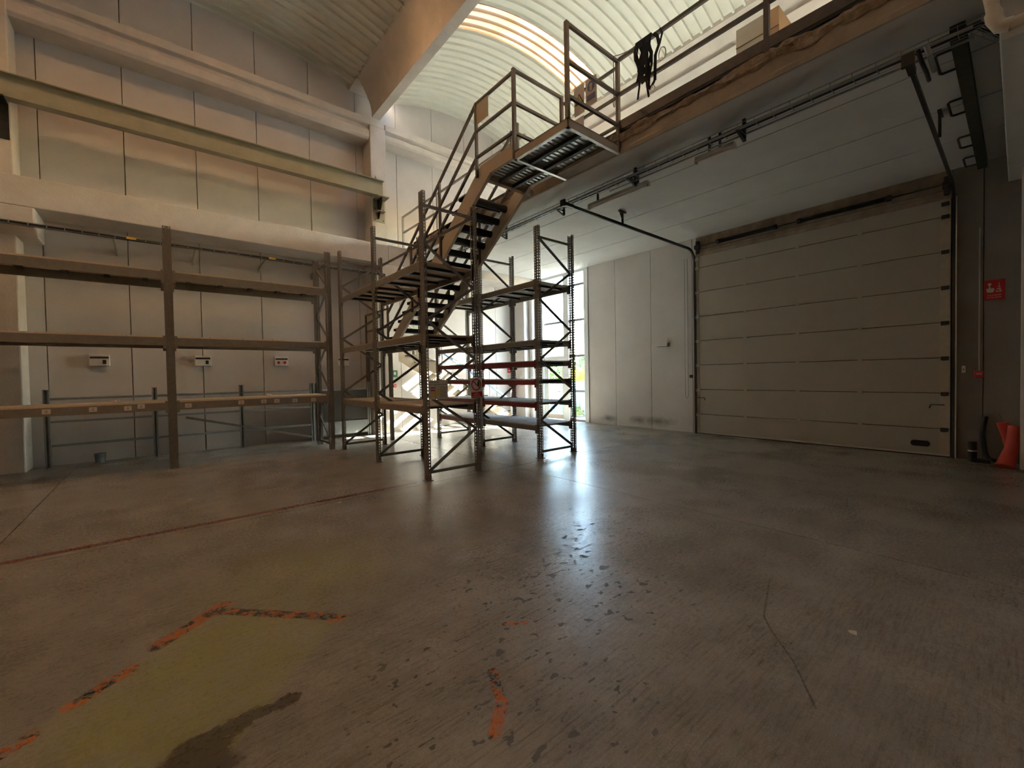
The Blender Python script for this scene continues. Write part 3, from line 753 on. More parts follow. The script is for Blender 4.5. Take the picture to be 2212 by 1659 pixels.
# pull chain beside the gate
ch = thing('pull_chain', (GX-.05, GY1+.25, .9), 'thin pull chain hanging on the wall at the left of the gate', 'chain')
for dy in (.22, .30): MB().tube([(GX-.05, GY1+dy, .95), (GX-.05, GY1+dy, 4.5)], .006, 5).build('chain_strand', 'galv', ch)
MB().tube([(GX-.05, GY1+.22, .95), (GX-.05, GY1+.26, .88), (GX-.05, GY1+.30, .95)], .006, 5).build('chain_loop', 'galv', ch)
box(GX-.05, GX, GY1+.12, GY1+.19, 1.42, 1.50).build('chain_keeper', 'darksteel', ch)
# wall device, soot smudges
wd = thing('wall_bracket', (GX, 6.2, 2.25), 'small bright metal bracket on the grey wall between the gate and the glazing', 'bracket')
box(GX-.10, GX, 6.06, 6.09, 2.28, 2.36).build('side_plate', 'alu', wd); box(GX-.10, GX-.085, 6.06, 6.38, 2.28, 2.345).build('face_plate', 'alu', wd); box(GX-.1, GX, 6.06, 6.38, 2.275, 2.285).build('base_plate', 'darksteel', wd)

# ------------------------------------------------------------------ service stair up to the mezzanine
st = thing('steel_stair', (4.9, 10.9, 0), 'steel stair with cream stringers and dark treads climbing behind the racks to the mezzanine', 'stair')
XL, XR = 4.42, 5.38
yt = lambda z: 6.07+(5.28-z)/.715                               # top edge of the stringer
zb = 2.40
def stringer(x0, x1, name='stringer'):
    poly = [(5.13, 5.04), (5.80, 5.04), (yt(zb)-.42+.0, zb-.02), (yt(zb)+.0, zb-.02), (yt(zb), zb), (6.07, 5.26), (5.13, 5.26)]
    mb = MB().prism(poly, 'x', x0, x1); mb.build(name, 'stringer', st)
    mb2 = MB(); xin = x1+.05 if x0 < 4.9 else x0-.05
    for p, q in (((5.13, 5.05), (5.80, 5.05)), ((5.80, 5.05), (yt(zb)-.42, zb-.01))):
        mb2.bar(((x0+x1)/2+(.025 if x0 < 4.9 else -.025), *p), ((x0+x1)/2+(.025 if x0 < 4.9 else -.025), *q), .06, .012, (0, .3, 1))
    mb2.build('stringer_flange', 'stringer', st)
stringer(XL, XL+.012); stringer(XR-.012, XR)
z = 4.92
while z > zb+.05:
    y0 = yt(z)-.06; mb = MB()
    mb.box(XL-.0, XR, y0, y0+.27, z-.012, z)
    pr = [(y0-.01, z), (y0-.02, z-.03), (y0-.018, z-.065), (y0+.0, z-.10), (y0+.03, z-.118), (y0+.065, z-.115), (y0+.085, z-.09), (y0+.085, z-.012), (y0+.05, z)]
    mb.prism(pr, 'x', XL+.014, XR-.014)
    mb.prism([(y0+.235, z), (y0+.235, z-.06), (y0+.27, z-.06), (y0+.27, z)], 'x', XL-.0, XR)
    mb.build('tread', 'tread', st, True); z -= .18
# intermediate landing and lower flight along the wall
box(4.42, 5.40, 10.08, 11.68, 2.30, 2.40).build('landing', 'stringer', st)
for (x, y) in ((4.46, 10.12), (5.36, 10.12), (4.46, 11.62)): box(x-.04, x+.04, y-.04, y+.04, 0, 2.3).build('landing_leg', 'rail', st)
lowz = lambda x: 2.06-.594*(x-5.4)
for y in (10.76, 11.62):
    MB().prism([(5.38, 2.08), (5.38, 2.40), (5.45, 2.40), (9.2, .10+.0), (9.2, 0), (8.87, 0)], 'y', y, y+.012).build('stringer', 'stringer', st)
    MB().bar((5.40, y+.03, 2.06), (8.87, y+.03, 0.0), .07, .012).build('stringer_flange', 'stringer', st)
z = 2.22; x = 5.62
while z > .1:
    box(x-.05, x+.23, 10.76, 11.63, z-.03, z).build('tread', 'crossbar', st); x += .30; z -= .18
for h, mtl in ((.45, 'railblue'), (.95, 'railwhite')):
    MB().bar((5.4, 10.74, 2.36+h), (8.9, 10.74, .28+h), .045, .045).build('handrail', mtl, st)
MB().bar((5.4, 11.66, 3.31), (8.9, 11.66, 1.23), .04, .04).build('handrail', 'railwhite', st)
for i in range(5):
    xx = 5.45+i*.86; zz = 2.33-.594*(xx-5.4)
    box(xx-.02, xx+.02, 10.72, 10.76, zz-.1, zz+.95).build('baluster', 'railwhite', st)
# upper railings of the stair
RT = [6.35, 5.88, 5.42]
sl_ = .69
for x in (XL-.02, XR-.02):
    for zr in RT:
        if x < 5: MB().bar((x, 5.15, zr), (x, 6.15, zr), .04, .04).build('handrail', 'rail', st)
        MB().bar((x, 6.15, zr), (x, 10.1, zr-sl_*3.95), .04, .045).build('handrail', 'rail', st)
    for yy in (6.15, 7.45, 8.75, 10.08):
        zz = -sl_*(yy-6.15)
        box(x-.022, x+.022, yy-.022, yy+.022, 5.08+zz-.25*(yy > 6.2), 6.37+zz).build('baluster', 'rail', st)
for zz in (2.85, 3.30):
    MB().bar((4.44, 10.1, zz), (4.44, 11.66, zz), .04, .04).build('handrail', 'rail', st)
box(4.42, 4.46, 11.62, 11.66, 2.4, 3.32).build('baluster', 'rail', st)
box(XL-.03, XL-.02, 5.78, 6.12, 5.98, 6.33).build('name_plate', 'stringer', st)

# ------------------------------------------------------------------ loading platform on the mezzanine edge
pf = thing('loading_platform', (4.98, 4.55, 5.0), 'cream steel loading platform projecting from the mezzanine edge beside the stair', 'platform')
xa, xb, ya, yb = 4.39, 5.57, 3.98, 5.13
box(xa, xa+.012, ya, yb, 4.98, 5.10).build('side_channel', 'stringer', pf); box(xa, xb, ya, ya+.012, 4.98, 5.10).build('side_channel', 'stringer', pf)
box(xa, xb, yb-.012, yb, 4.98, 5.10).build('side_channel', 'stringer', pf)
box(xa, xa+.06, ya, yb, 4.975, 4.985).build('channel_lip', 'alu', pf); box(xa, xb, ya, ya+.05, 4.975, 4.985).build('channel_lip', 'alu', pf); box(xa, xb, yb-.05, yb, 4.975, 4.985).build('channel_lip', 'alu', pf)
dk = MB(); pts = []
yy = ya+.01
while yy < yb-.02: pts += [(yy, 5.06), (yy+.02, 5.045), (yy+.055, 5.045), (yy+.075, 5.06)]; yy += .09
k = len(pts)
for x in (xa+.012, xb): dk.v += [(x, p[0], p[1]) for p in pts]
for i in range(k-1): dk.f.append((i, i+1, k+i+1, k+i))
dk.build('deck_sheet', 'trapezoid', pf)
box(xa, xb, ya, yb, 5.085, 5.10).build('deck_top', 'darksteel', pf)
for x in (4.72, 5.05): box(x-.03, x+.03, ya+.012, yb-.012, 4.985, 5.04).build('joist', 'crossbar', pf)
box(5.30, 5.57, ya+.012, yb-.012, 4.99, 5.04).build('support_plate', 'edge_concrete', pf)
# landing deck at the head of the stair
box(4.43, 5.38, 5.14, 6.02, 5.09, 5.10).build('landing_deck', 'darksteel', st)
dk = MB(); pts = []; yy = 5.16
while yy < 5.98: pts += [(yy, 5.08), (yy+.02, 5.06), (yy+.055, 5.06), (yy+.075, 5.08)]; yy += .09
k = len(pts)
for x in (4.43, 5.38): dk.v += [(x, p[0], p[1]) for p in pts]
for i in range(k-1): dk.f.append((i, i+1, k+i+1, k+i))
dk.build('deck_sheet', 'trapezoid', st)
for x in (4.75, 5.08): box(x-.03, x+.03, 5.14, 6.0, 5.0, 5.058).build('joist', 'crossbar', st)
box(4.43, 5.56, 5.95, 6.05, 5.0, 5.09).build('end_channel', 'edge_concrete', st)
def post_rail(p, z0, z1, parent, m='rail', s=.045): box(p[0]-s/2, p[0]+s/2, p[1]-s/2, p[1]+s/2, z0, z1).build('post', m, parent)
P1, P2, P3, P4 = (4.41, 4.0), (5.56, 4.0), (5.50, 5.13), (4.41, 5.13)
for p in (P1, P2, P3, P4): post_rail(p, 5.10 if p in (P1,) else 5.0, 6.41, pf, s=.052)
for a, b in ((P1, P2), (P4, P3)):
    for zr in (6.385, 5.88, 5.41): MB().bar((*a, zr), (*b, zr), .04, .045).build('rail', 'rail', pf)
for zr in (6.30, 5.85, 5.41): MB().bar((5.56, 4.0, zr), (5.56, 5.13, zr), .035, .04).build('rail', 'rail', pf)
for dy in (.02, .08): box(4.43, 4.47, 5.16+dy, 5.19+dy, 5.26, 5.50).build('latch_post', 'railgrey', pf)
# ------------------------------------------------------------------ mezzanine edge railing
er = thing('mezzanine_railing', (5.58, 1.9, 5.3), 'grey brown steel railing along the mezzanine edge above the gate', 'railing')
for zr in (6.41, 5.88): MB().bar((5.575, 3.98, zr), (5.575, -2.5, zr), .045, .045).build('rail', 'rail', er)
box(5.555, 5.585, -2.5, 3.98, 5.335, 5.47).build('toe_rail', 'rail', er)
for y in (1.92, -.15, -2.3): post_rail((5.575, y), 5.30, 6.43, er, s=.055)
er2 = thing('mezzanine_railing', (5.6, 8.8, 5.3), 'light grey railing on the mezzanine edge behind the stair near the left wall', 'railing')
for zr in (6.26, 5.80): MB().bar((5.6, 6.2, zr), (5.6, 11.6, zr), .04, .04).build('rail', 'railgrey', er2)
for y in (11.6, 9.6, 7.8): post_rail((5.6, y), 5.29, 6.28, er2, 'railgrey', .05)
# chain with hook
hc = thing('hanging_chain', (5.3, 4.0, 6.3), 'short chain with an oval link hanging from the platform railing', 'chain')
MB().tube([(5.42, 3.97, 6.38), (5.42, 3.97, 5.72)], .007, 6).build('chain_strand', 'rail', hc)
MB().tube([(5.42+.02*math.cos(a*.5236), 3.97, 5.68+.055*math.sin(a*.5236)) for a in range(13)], .006, 6).build('oval_link', 'rail', hc)
MB().tube([(5.42, 3.96, 6.38), (5.5, 3.9, 6.41), (5.55, 3.6, 6.38)], .006, 6).build('cord', 'rail', hc)
# safety harness hung over the rail
hs = thing('safety_harness', (5.56, 3.45, 6.4), 'black webbing safety harness hanging over the mezzanine railing', 'harness')
random.seed(12)
def strap(pts, wd, nm='strap', m='harness'):
    mb = MB(); pts = [Vector(p) for p in pts]
    for i in range(len(pts)-1):
        mb.bar(pts[i], pts[i+1]+(pts[i+1]-pts[i])*.08, wd, .006, (1, 0, 0))
    mb.build(nm, m, hs)
for k in range(9):
    y = 3.64-.24*(k/8)+random.uniform(-.015, .015); ln = (.55, .80, .42, .62, .50, .85, .58, .45, .7)[k]
    pts = [(5.60, y, 6.43), (5.535, y, 6.44)]
    for i in range(1, 6): pts.append((5.525-.01*math.sin(i+k), y+random.uniform(-.02, .02)+.018*math.sin(i*1.3+k), 6.42-ln*i/5))
    strap(pts, (.04, .03, .06, .07, .05, .03, .06, .05, .035)[k])
for k in range(3):
    y = 3.58-.06*k; strap([(5.52, y, 6.02-.14*k), (5.515, y-.05, 5.93-.14*k), (5.515, y-.11, 6.0-.14*k)], .04)
strap([(5.53, 3.36, 6.40), (5.525, 3.30, 6.33), (5.52, 3.27, 6.2), (5.52, 3.33, 6.08), (5.52, 3.34, 5.75)], .045)
strap([(5.55, 3.28, 6.43), (5.52, 3.22, 6.32), (5.52, 3.26, 6.2)], .03)
MB().tube([(5.515, 3.22+.055*math.cos(a*.42), 6.03+.09*math.sin(a*.42)) for a in range(16)], .009, 6).build('snap_hook', 'alu', hs, True)
MB().tube([(5.515, 3.37+.03*math.cos(a*.42), 5.63+.04*math.sin(a*.42)) for a in range(16)], .008, 6).build('ring', 'alu', hs, True)
# warning plates on the back rail of the platform
def plate_y(name, label, cat, x, y0, y1, z0, z1, m, group=None, th=.004):
    t = thing(name, (x, (y0+y1)/2, z0), label, cat, group); box(x-th, x, y0, y1, z0, z1).build('plate', m, t); return t
s1 = plate_y('safety_sign', 'faded plate with a yellow warning triangle on the platform railing', 'sign', 5.53, 4.64, 4.86, 5.92, 6.40, 'signcream', 'plates on the platform railing')
MB().prism([(4.66, 6.10), (4.84, 6.10), (4.75, 6.27)], 'x', 5.522, 5.526).build('triangle', 'ink', s1); MB().prism([(4.685, 6.115), (4.815, 6.115), (4.75, 6.24)], 'x', 5.52, 5.5225).build('triangle_face', 'signyellow', s1)
MB().prism([(4.755, 6.21), (4.735, 6.165), (4.757, 6.165), (4.745, 6.125), (4.77, 6.175), (4.75, 6.175)], 'x', 5.518, 5.5205).build('flash', 'ink', s1)
s2 = plate_y('safety_sign', 'faded plate with a blue mandatory circle on the platform railing', 'sign', 5.53, 4.38, 4.61, 5.96, 6.40, 'signcream', 'plates on the platform railing')
MB().prism([(4.495+.075*math.cos(a*.2618), 6.265+.085*math.sin(a*.2618)) for a in range(24)], 'x', 5.522, 5.526).build('disc', 'signblue', s2)
MB().prism([(4.495+.03*math.cos(a*.5236), 6.28+.035*math.sin(a*.5236)) for a in range(12)], 'x', 5.519, 5.5225).build('head_symbol', 'signcream', s2); box(5.519, 5.5225, 4.47, 4.52, 6.19, 6.245).build('body_symbol', 'signcream', s2)
box(5.522, 5.526, 4.41, 4.58, 6.05, 6.14).build('text_band', 'signblue', s2)
s3 = plate_y('safety_sign', 'blank lower corner plate below the yellow triangle on the platform railing', 'sign', 5.535, 4.66, 4.88, 5.60, 5.88, 'signwhite', 'plates on the platform railing')

# ------------------------------------------------------------------ goods on the mezzanine
cb = thing('carton', (6.5, 2.42, 5.3), 'large cream carton standing on the mezzanine behind the railing', 'carton', 'cartons on the mezzanine')
box(6.5, 7.1, 2.21, 2.64, 5.30, 6.47).build('box_body', 'carton', cb, bevel=.008); box(6.494, 6.5, 2.21, 2.64, 6.205, 6.213).build('seam', 'rail', cb)
for k in range(5): box(6.494, 6.5, 2.25, 2.28, 6.22+.02*k, 6.23+.02*k).build('print_mark', 'ink', cb)
cb2 = thing('carton', (6.5, 2.15, 5.3), 'narrow tan carton on the mezzanine at the right of the cream one', 'carton', 'cartons on the mezzanine')
box(6.5, 7.0, 2.09, 2.205, 5.30, 6.47).build('box_body', 'cartonorange', cb2, bevel=.006); box(6.494, 6.5, 2.09, 2.205, 6.205, 6.213).build('seam', 'rail', cb2)

# ------------------------------------------------------------------ lighting battens under the mezzanine
def batten(label, y0, y1, x):
    t = thing('light_batten', (x, y0, 4.7), label, 'lamp', 'fluorescent battens under the mezzanine')
    MB().prism([(x-.06, 4.70), (x+.06, 4.70), (x+.04, 4.76), (x-.04, 4.76)], 'y', y0, y1).build('housing', 'lamp', t)
    MB().tube([(x, y0+.03, 4.68), (x, y1-.03, 4.68)], .016, 10).build('tube', 'tube', t, True)
    for y in (y0+.2, y1-.2): box(x-.015, x+.015, y-.015, y+.015, 4.76, 4.98).build('stem', 'darksteel', t)
    for y in (y0, y1): box(x-.02, x+.02, y-.012, y+.02, 4.66, 4.72).build('tube_holder', 'lamp', t)
batten('unlit fluorescent batten under the mezzanine near the stair platform', 3.95, 5.20, 6.30)
batten('unlit fluorescent batten under the mezzanine above the middle of the gate', 2.55, 3.10, 6.22)

# ------------------------------------------------------------------ notices
ln = thing('load_notice', (3.27, 5.70, 1.23), 'cream rack load notice with coloured rows fixed to the front post of the nearest rack', 'sign')
Yn = 5.692
box(3.10, 3.435, Yn, Yn+.006, 1.235, 1.525).build('sheet', 'signcream', ln)
for k in range(8): MB().tube([(3.13+.04*k, Yn+.003, 1.525), (3.13+.04*k, Yn+.003, 1.545)], .007, 6).build('ring_hole_tab', 'signcream', ln)
box(3.10, 3.435, Yn-.001, Yn, 1.458, 1.463).build('rule', 'ink', ln); box(3.212, 3.216, Yn-.001, Yn, 1.25, 1.46).build('rule', 'ink', ln)
for z, m_ in ((1.41, 'signblue'), (1.372, 'signred'), (1.34, 'cartonorange'), (1.31, 'signyellow'), (1.28, 'signyellow')): box(3.135, 3.205, Yn-.0012, Yn, z-.011, z+.011).build('colour_row', m_, ln)
box(3.235, 3.275, Yn-.0012, Yn, 1.30, 1.40).build('rack_pictogram', 'signyellow', ln)
for k in range(9): box(3.29, 3.42-.02*(k % 3), Yn-.0012, Yn, 1.265+.02*k, 1.270+.02*k).build('text_line', 'rail', ln)
text('lettering', 'MECALUX', .032, frame_on((3.205, Yn-.0015, 1.494), (1, 0, 0), (0, 0, 1)), 'ink', ln)
ps = thing('prohibition_sign', (3.975, 5.70, 1.22), 'white and red no entry hand sign on the right post of the nearest rack', 'sign')
c0 = Vector((3.965, 5.68, 1.385)); tl = Matrix.Rotation(R(-3), 4, 'Y')
def on_sign(mb):
    mb.v = [tuple(c0 + tl @ Vector((p[0], p[1], p[2]))) for p in mb.v]; return mb
on_sign(box(-.115, .115, -.002, .004, -.165, .165)).build('plate', 'signwhite', ps)
def ring(r0, r1, y, n=40):
    mb = MB()
    for i in range(n):
        a, b = 2*math.pi*i/n, 2*math.pi*(i+1)/n
        mb.quadbox([(r0*math.cos(a), y, r0*math.sin(a)), (r1*math.cos(a), y, r1*math.sin(a)), (r1*math.cos(b), y, r1*math.sin(b)), (r0*math.cos(b), y, r0*math.sin(b)),
                    (r0*math.cos(a), y+.001, r0*math.sin(a)), (r1*math.cos(a), y+.001, r1*math.sin(a)), (r1*math.cos(b), y+.001, r1*math.sin(b)), (r0*math.cos(b), y+.001, r0*math.sin(b))])
    return mb
rg = ring(.078, .098, -.004); rg.v = [(a, b, c+.055) for a, b, c in rg.v]; on_sign(rg).build('ring', 'signred', ps)
hd = MB(); hd.prism([(.020, .02), (.060, .02), (.066, .07), (.060, .10), (.034, .10), (.022, .06)], 'y', -.0042, -.003)
for k in range(4): hd.box(.034+.008*k, .040+.008*k, -.0042, -.003, .095, .118-.004*abs(k-1.5))
on_sign(hd).build('hand', 'ink', ps)
on_sign(MB().bar((-.062, -.0046, .055+.062), (.062, -.0046, .055-.062), .0012, .018, (1, 0, 1))).build('slash', 'signred', ps)
on_sign(box(-.108, .112, -.004, -.002, -.157, -.066)).build('text_panel', 'signred', ps)
for k, s_ in enumerate(('SOLO', 'PERSONAL', 'AUTORIZADO')):
    text('lettering', s_, .026, frame_on(c0+Vector((0, -.0046, -.086-.026*k)), (1, 0, 0), (0, 0, 1)), 'signwhite', ps)
# alarm sign and call point on the dark wall right of the gate
asn = thing('fire_alarm_sign', (GX, .28, 2.67), 'red fire alarm sign with a pressing finger and flames right of the gate', 'sign')
xs_ = GX-.008
box(xs_, GX, .165, .395, 2.675, 3.005).build('plate', 'signred', asn)
hn = MB(); hn.prism([(.365, 2.87), (.285, 2.87), (.28, 2.84), (.295, 2.80), (.355, 2.80), (.37, 2.84)], 'x', xs_-.0012, xs_); hn.box(xs_-.0012, xs_, .325, .342, 2.87, 2.915)
hn.prism([(.333+.022*math.cos(a*.5236), 2.935+.02*math.sin(a*.5236)) for a in range(12)], 'x', xs_-.0012, xs_-.0002)
hn.build('hand_symbol', 'signcream', asn)
fm = MB()
for k in range(4): fm.prism([(.205+.008*k, 2.80+.035*k), (.262-.012*k, 2.805+.035*k), (.268-.014*k, 2.832+.04*k), (.235, 2.815+.036*k), (.20+.01*k, 2.83+.04*k)], 'x', xs_-.0012, xs_)
fm.build('flame_symbol', 'signcream', asn)
for k, s_ in enumerate(('PULSADOR', 'DE ALARMA')): text('lettering', s_, .030, frame_on((xs_-.0012, .282, 2.752-.036*k), (0, -1, 0), (0, 0, 1)), 'signcream', asn)
cp = thing('alarm_call_point', (GX, .445, 1.41), 'small red alarm call point with a white pane on the wall below the alarm sign', 'alarm')
box(GX-.05, GX, .39, .50, 1.40, 1.51).build('housing', 'signred', cp, bevel=.008); box(GX-.054, GX-.05, .41, .48, 1.445, 1.475).build('pane', 'white', cp)
MB().tube([(GX-.012, .445, 1.51), (GX-.012, .445, 3.9)], .009, 6).build('conduit', 'panel', cp)
sw = thing('wall_switch', (GX, .62, 1.5), 'small white switch beside the right track of the gate', 'switch')
box(GX-.035, GX, .60, .645, 1.48, 1.60).build('housing', 'whiteplastic', sw, bevel=.005); MB().tube([(GX-.035, .622, 1.54), (GX-.045, .622, 1.54)], .01, 8).build('button', 'ink', sw)
# signs and fittings on the far end of the left wall
es = thing('exit_sign', (5.36, WY, 1.57), 'green escape route sign on the pale wall behind the racks', 'sign')
box(5.27, 5.44, WY-.006, WY, 1.575, 1.785).build('plate', 'signgreen', es); MB().prism([(5.355+.035*math.cos(a*.5236), 1.69+.05*math.sin(a*.5236)) for a in range(12)], 'y', WY-.008, WY-.006).build('symbol', 'signwhite', es)
cp2 = thing('alarm_call_point', (5.32, WY, 1.3), 'small red call point below the green sign on the pale wall', 'alarm')
box(5.29, 5.37, WY-.05, WY, 1.28, 1.37).build('housing', 'signred', cp2); box(5.31, 5.35, WY-.055, WY-.05, 1.31, 1.335).build('pane', 'white', cp2)
fs = thing('fire_sign', (9.73, WY, 1.75), 'red fire equipment sign on the far wall seen between the red rack beams', 'sign')
box(9.66, 9.82, WY-.006, WY, 1.66, 1.86).build('plate', 'signred', fs); box(9.69, 9.79, WY-.008, WY-.006, 1.72, 1.75).build('symbol', 'signwhite', fs)
fe = thing('fire_extinguisher', (9.80, WY-.1, .9), 'red fire extinguisher mounted on the far wall below the red sign', 'extinguisher')
MB().tube([(9.80, WY-.1, .92), (9.80, WY-.1, .96), (9.80, WY-.1, 1.33), (9.80, WY-.1, 1.40)], [.06, .075, .075, .03], 16).build('cylinder', 'signred', fe, True)
MB().tube([(9.80, WY-.1, 1.40), (9.80, WY-.1, 1.46)], .02, 8).build('valve', 'black', fe)
MB().tube([(9.80, WY-.1, 1.44), (9.70, WY-.1, 1.44), (9.68, WY-.12, 1.25), (9.70, WY-.13, 1.05)], .012, 8).build('hose', 'black', fe, True)
box(9.77, 9.83, WY-.03, WY, 1.1, 1.2).build('bracket', 'darksteel', fe)
fs2 = thing('fire_sign', (GX-.07, 11.0, 1.8), 'small red and white sign on the jamb beside the glazed door', 'sign')
box(GX-.066, GX-.06, 10.93, 11.06, 1.69, 1.92).build('plate', 'signwhite', fs2); box(GX-.069, GX-.066, 10.96, 11.05, 1.82, 1.89).build('symbol', 'signred', fs2); box(GX-.069, GX-.066, 10.98, 11.04, 1.72, 1.77).build('symbol', 'signred', fs2)
# electrical socket boxes on the left wall
for i, (xc, lab) in enumerate(((-.925, 'white socket box on the left wall, leftmost of four, black switch at its right'), (.757, 'white socket box on the left wall beside the middle rack post'), (2.345, 'white socket box with two red sockets on the left wall'), (3.86, 'white socket box half hidden behind the corner rack post'))):
    t = thing('socket_box', (xc, WY, 1.92), lab, 'socket box', 'socket boxes on the left wall')
    box(xc-.15, xc+.15, WY-.07, WY, 1.92, 2.145).build('housing', 'whiteplastic', t, bevel=.008)
    box(xc-.135, xc+.135, WY-.073, WY-.07, 2.065, 2.105).build('breaker_window', 'ink', t)
    if i < 2: box(xc+.045, xc+.10, WY-.078, WY-.07, 1.955, 2.04).build('switch', 'ink', t); box(xc-.09, xc-.085, WY-.072, WY-.07, 1.99, 2.0).build('screw', 'rail', t)
    else:
        for dx in ((-.07, .07) if i == 2 else (-.05,)): box(xc+dx-.025, xc+dx+.025, WY-.085, WY-.07, 1.965, 2.03).build('socket', 'signred', t)
# paper notes on the lowest beam of the long rack
pos = ['leftmost white paper note on the lowest beam of the long rack', 'second paper note from the left on the lowest beam of the long rack', 'paper note left of the pair close to the middle post of the long rack', 'paper note nearest to the left of the middle post of the long rack', 'first paper note right of the middle post on the lowest beam', 'paper note in front of the galvanised post, right half of the lowest beam', 'fifth paper note from the right end of the lowest beam', 'paper note just left of the two at the right end, third from the right', 'second paper note from the right end of the lowest beam', 'rightmost paper note on the lowest beam of the long rack']
for i, (xc, zc) in enumerate(((-1.392, 1.142), (-.867, 1.143), (-.439, 1.134), (-.268, 1.156), (.386, 1.132), (1.212, 1.145), (1.602, 1.142), (1.836, 1.139), (2.175, 1.131), (2.541, 1.126))):
    t = thing('paper_note', (xc, 9.79, zc-.03), pos[i] if i != 6 else 'paper note fourth from the right end of the lowest beam', 'note', 'paper notes on the rack beam')
    box(xc-.048, xc+.048, 9.793, 9.7955, zc-.038, zc+.038).build('paper', 'tape', t)
    for k in range(3): box(xc-.02+.006*k, xc+.018-.004*k, 9.7924, 9.793, zc-.018+.015*k, zc-.012+.015*k).build('pencil_mark', 'rail', t)
# scraps on the lowest shelf
for i, (xc, yc, lab) in enumerate(((-.60, 9.95, 'crumpled scrap of pale film on the lowest shelf, left half of the long rack'), (1.72, 9.93, 'small rolled scrap on the lowest shelf, right half of the long rack'))):
    t = thing('film_scrap', (xc, yc, 1.23), lab, 'scrap', 'scraps on the long rack'); random.seed(40+i)
    pts = [(xc-.06+.02*k, yc+random.uniform(-.02, .02), 1.245+random.uniform(0, .03)) for k in range(7)]
    MB().tube(pts, [.006, .014, .018, .012, .02, .012, .004], 7).build('film', 'signwhite', t, True)

# ------------------------------------------------------------------ right edge: hoses, cones, pipe, green rail
pp = thing('overhead_pipe', (5.33, .12, 4.3), 'cream pipe with an elbow at the upper right corner of the picture', 'pipe')
MB().tube([(5.33, .30, 5.45), (5.33, .165, 4.56), (5.33, .15, 4.42), (5.33, .12, 4.35), (5.33, .06, 4.33), (5.33, -1.2, 4.36)], .042, 16).build('pipe', 'pipe', pp, True)
MB().tube([(5.33, .158, 4.48), (5.33, .15, 4.42), (5.33, .12, 4.35), (5.33, .06, 4.33)], .052, 16).build('elbow', 'pipe', pp, True)
gr = thing('green_steel_channel', (8.4, .42, 4.85), 'dark green steel channel with U-shaped bars fixed under the mezzanine near the right edge', 'steel channel')
box(6.15, 10.5, .36, .47, 4.84, 4.975).build('channel', 'greencol', gr)
for x in (6.45, 7.7, 9.0, 9.95):
    MB().tube([(x, .45, 4.90), (x, .58, 4.90), (x+.03, .60, 4.90), (x+.42, .60, 4.90), (x+.45, .58, 4.90), (x+.45, .45, 4.90)], .014, 8).build('u_bar', 'darksteel', gr, True)
cb_ = thing('cable_bundle', (5.95, .6, 4.8), 'dark cable bundle sagging below the mezzanine edge near the right end of the tray', 'cable')
MB().tube([(5.80, .66, 4.70), (5.84, .64, 4.60), (6.05, .62, 4.56), (6.3, .63, 4.60)], .018, 8).build('cable', 'black', cb_, True)
MB().tube([(5.78, .60, 4.70), (5.82, .58, 4.62), (6.1, .57, 4.58)], .022, 8).build('cable', 'galv', cb_, True)
hose = thing('rubber_hose', (10.4, .4, 0), 'black rubber hose curling up the wall beside the red cones', 'hose')
MB().tube([(10.53, .365, .75), (10.53, .385, .60), (10.53, .40, .44), (10.53, .385, .28), (10.52, .365, .12), (10.50, .33, .05), (10.47, .25, .036), (10.44, .17, .036)], .032, 12).build('hose', 'black', hose, True)
dv = thing('pump_motor', (10.4, .52, 0), 'black cylindrical device with a bright metal ring standing at the foot of the wall', 'device')
MB().tube([(10.38, .505, 0), (10.38, .505, .17)], .052, 20).build('body', 'black', dv, True); MB().tube([(10.38, .505, .17), (10.38, .505, .195)], .056, 20).build('ring', 'alu', dv, True); MB().tube([(10.38, .505, .195), (10.38, .505, .33)], .052, 20).build('head', 'black', dv, True)
box(10.30, 10.42, .30, .50, 0, .06).build('base', 'black', dv)
def cone(name, label, pts, rs, group):
    t = thing('traffic_cone', pts[0], label, 'cone', group); MB().tube(pts, rs, 18).build('body', 'coneorange', t, True); return t
c1 = cone('c', 'red plastic cone leaning between the hose and the white column, flared end up', [(10.28, .09, .06), (10.27, .10, .25), (10.26, .13, .45), (10.25, .176, .69)], [.05, .052, .055, .072], 'red cones by the column')
MB().tube([(10.25, .176, .69), (10.25, .19, .76), (10.25, .22, .83)], .006, 6).build('string', 'rail', c1)
c2 = cone('c', 'red plastic cone standing bent against the white column at the right edge', [(9.96, .145, .02), (10.0, .13, .09), (10.07, .075, .33), (10.11, .06, .655)], [.115, .10, .075, .062], 'red cones by the column')

# ------------------------------------------------------------------ outside the glazing
og = struct('ground_outside'); box(GX+.15, 60, -40, 60, -.2, -.03).build('paving', 'ground', og)
fn = thing('sheet_fence', (12.3, 11.0, 0), 'pale blue corrugated sheet fence outside the glazing', 'fence')
for k in range(14):
    y0 = 6.5+.6*k; mb = MB(); pr = []
    for i in range(4): pr += [(12.30, y0+.15*i), (12.33, y0+.15*i+.03), (12.33, y0+.15*i+.075), (12.30, y0+.15*i+.105)]
    pr += [(12.30, y0+.597)]
    kk = len(pr)
    mb.v += [(p[0], p[1], -.03) for p in pr] + [(p[0], p[1], 1.30) for p in pr]
    for i in range(kk-1): mb.f.append((i, i+1, kk+i+1, kk+i))
    mb.build('fence_sheet', 'fence', fn)
for y in (6.5, 9.5, 12.5, 14.9): box(12.34, 12.40, y-.03, y+.03, -.03, 1.34).build('fence_post', 'galv', fn)
box(12.34, 12.37, 6.5, 14.9, 1.1, 1.15).build('fence_rail', 'galv', fn)
LEAF = MB().quad((-.05, 0, 0), (0, -.03, .01), (.06, 0, 0), (0, .03, .01))
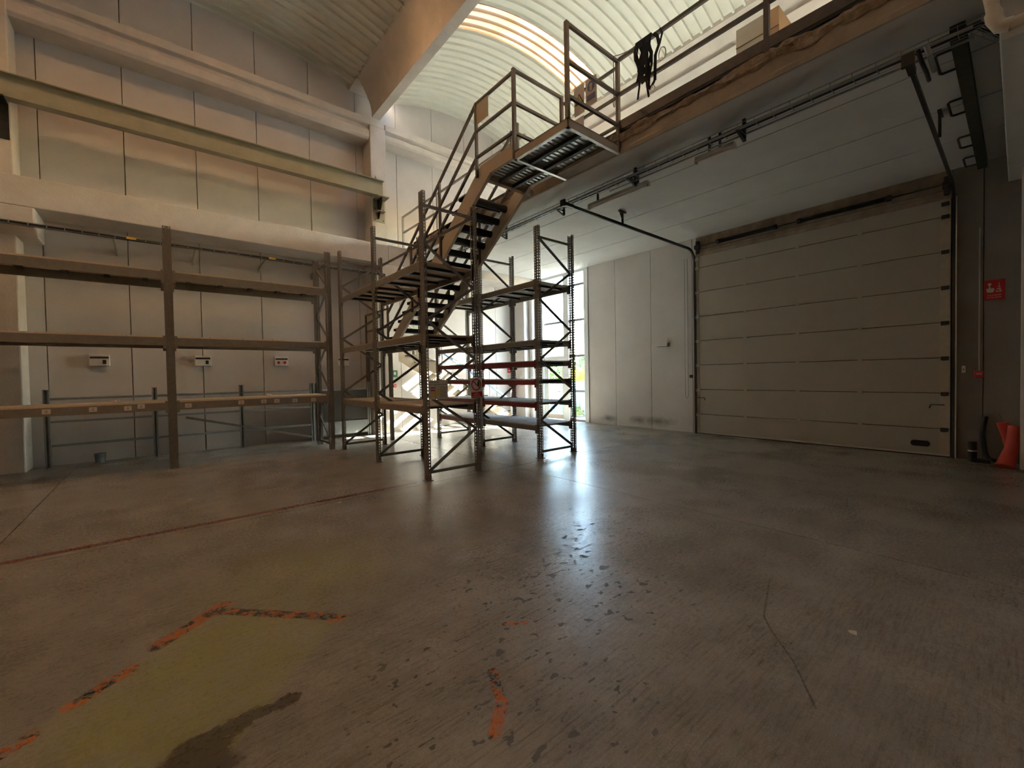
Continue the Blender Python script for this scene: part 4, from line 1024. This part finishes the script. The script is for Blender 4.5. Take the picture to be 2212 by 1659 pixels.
def bush(label, cat, c, rx, rz, n, mats, trunk, seed, size=.09):
    rnd = random.Random(seed); t = thing('shrub' if cat == 'shrub' else 'tree', (c[0], c[1], -.03), label, cat)
    mbs = {m_: MB() for m_ in mats}
    for i in range(n):
        while True:
            p = Vector((rnd.uniform(-1, 1), rnd.uniform(-1, 1), rnd.uniform(-1, 1)))
            if .35 < p.length < 1: break
        q = Vector((c[0]+p.x*rx, c[1]+p.y*rx, c[2]+p.z*rz)); q.z = max(q.z, .02)
        a, b = Vector((rnd.gauss(0, 1), rnd.gauss(0, 1), rnd.gauss(0, 1))).normalized(), Vector((rnd.gauss(0, 1), rnd.gauss(0, 1), rnd.gauss(0, 1))).normalized()
        s_ = size*rnd.uniform(.6, 1.4); m_ = mats[0] if rnd.random() < .8 else mats[-1]
        mbs[m_].quad(q-a*s_, q-b*s_*.5, q+a*s_, q+b*s_*.5)
    for m_, mb in mbs.items(): tag(mb.build('foliage', m_, t), kind='stuff')
    MB().tube([(c[0], c[1], -.03), (c[0]+.03, c[1], c[2]*.5), (c[0], c[1], c[2])], [trunk, trunk*.8, trunk*.4], 8).build('trunk', 'bark', t)
bush('yellow flowering shrub behind the fence outside the glazing', 'shrub', (13.6, 11.75, 1.25), .75, .62, 2200, ['leafyellow', 'leaf'], .05, 5, .06)
bush('green tree behind the yellow shrub outside the glazing', 'tree', (17.4, 14.6, 1.5), 1.35, 1.15, 2600, ['leafdark', 'leaf'], .1, 6)
bush('light green tree seen through the glazed door', 'tree', (14.6, 14.6, 1.3), 1.0, .95, 2400, ['leaf', 'leafdark'], .08, 8)
bush('low green bush at the foot of the fence outside', 'shrub', (11.85, 10.6, .18), .33, .2, 700, ['leaf', 'leafdark'], .02, 9, .04)

for x, y, lab in ((.258, 7.07, 'small white paper scrap on the floor in front of the long rack'), (1.709, 5.54, 'tiny white chip on the floor beside the red line'), (3.16, .635, 'tiny pale chip on the floor at the lower right')):
    t = thing('floor_scrap', (x, y, 0), lab, 'scrap'); rnd = random.Random(int(x*100))
    pl = [(x+.035*math.cos(a)*rnd.uniform(.6, 1.1), y+.025*math.sin(a)*rnd.uniform(.6, 1.1)) for a in [k*math.pi/4 for k in range(8)]]
    MB().prism(pl, 'z', .001, .005).build('paper', 'signwhite', t)
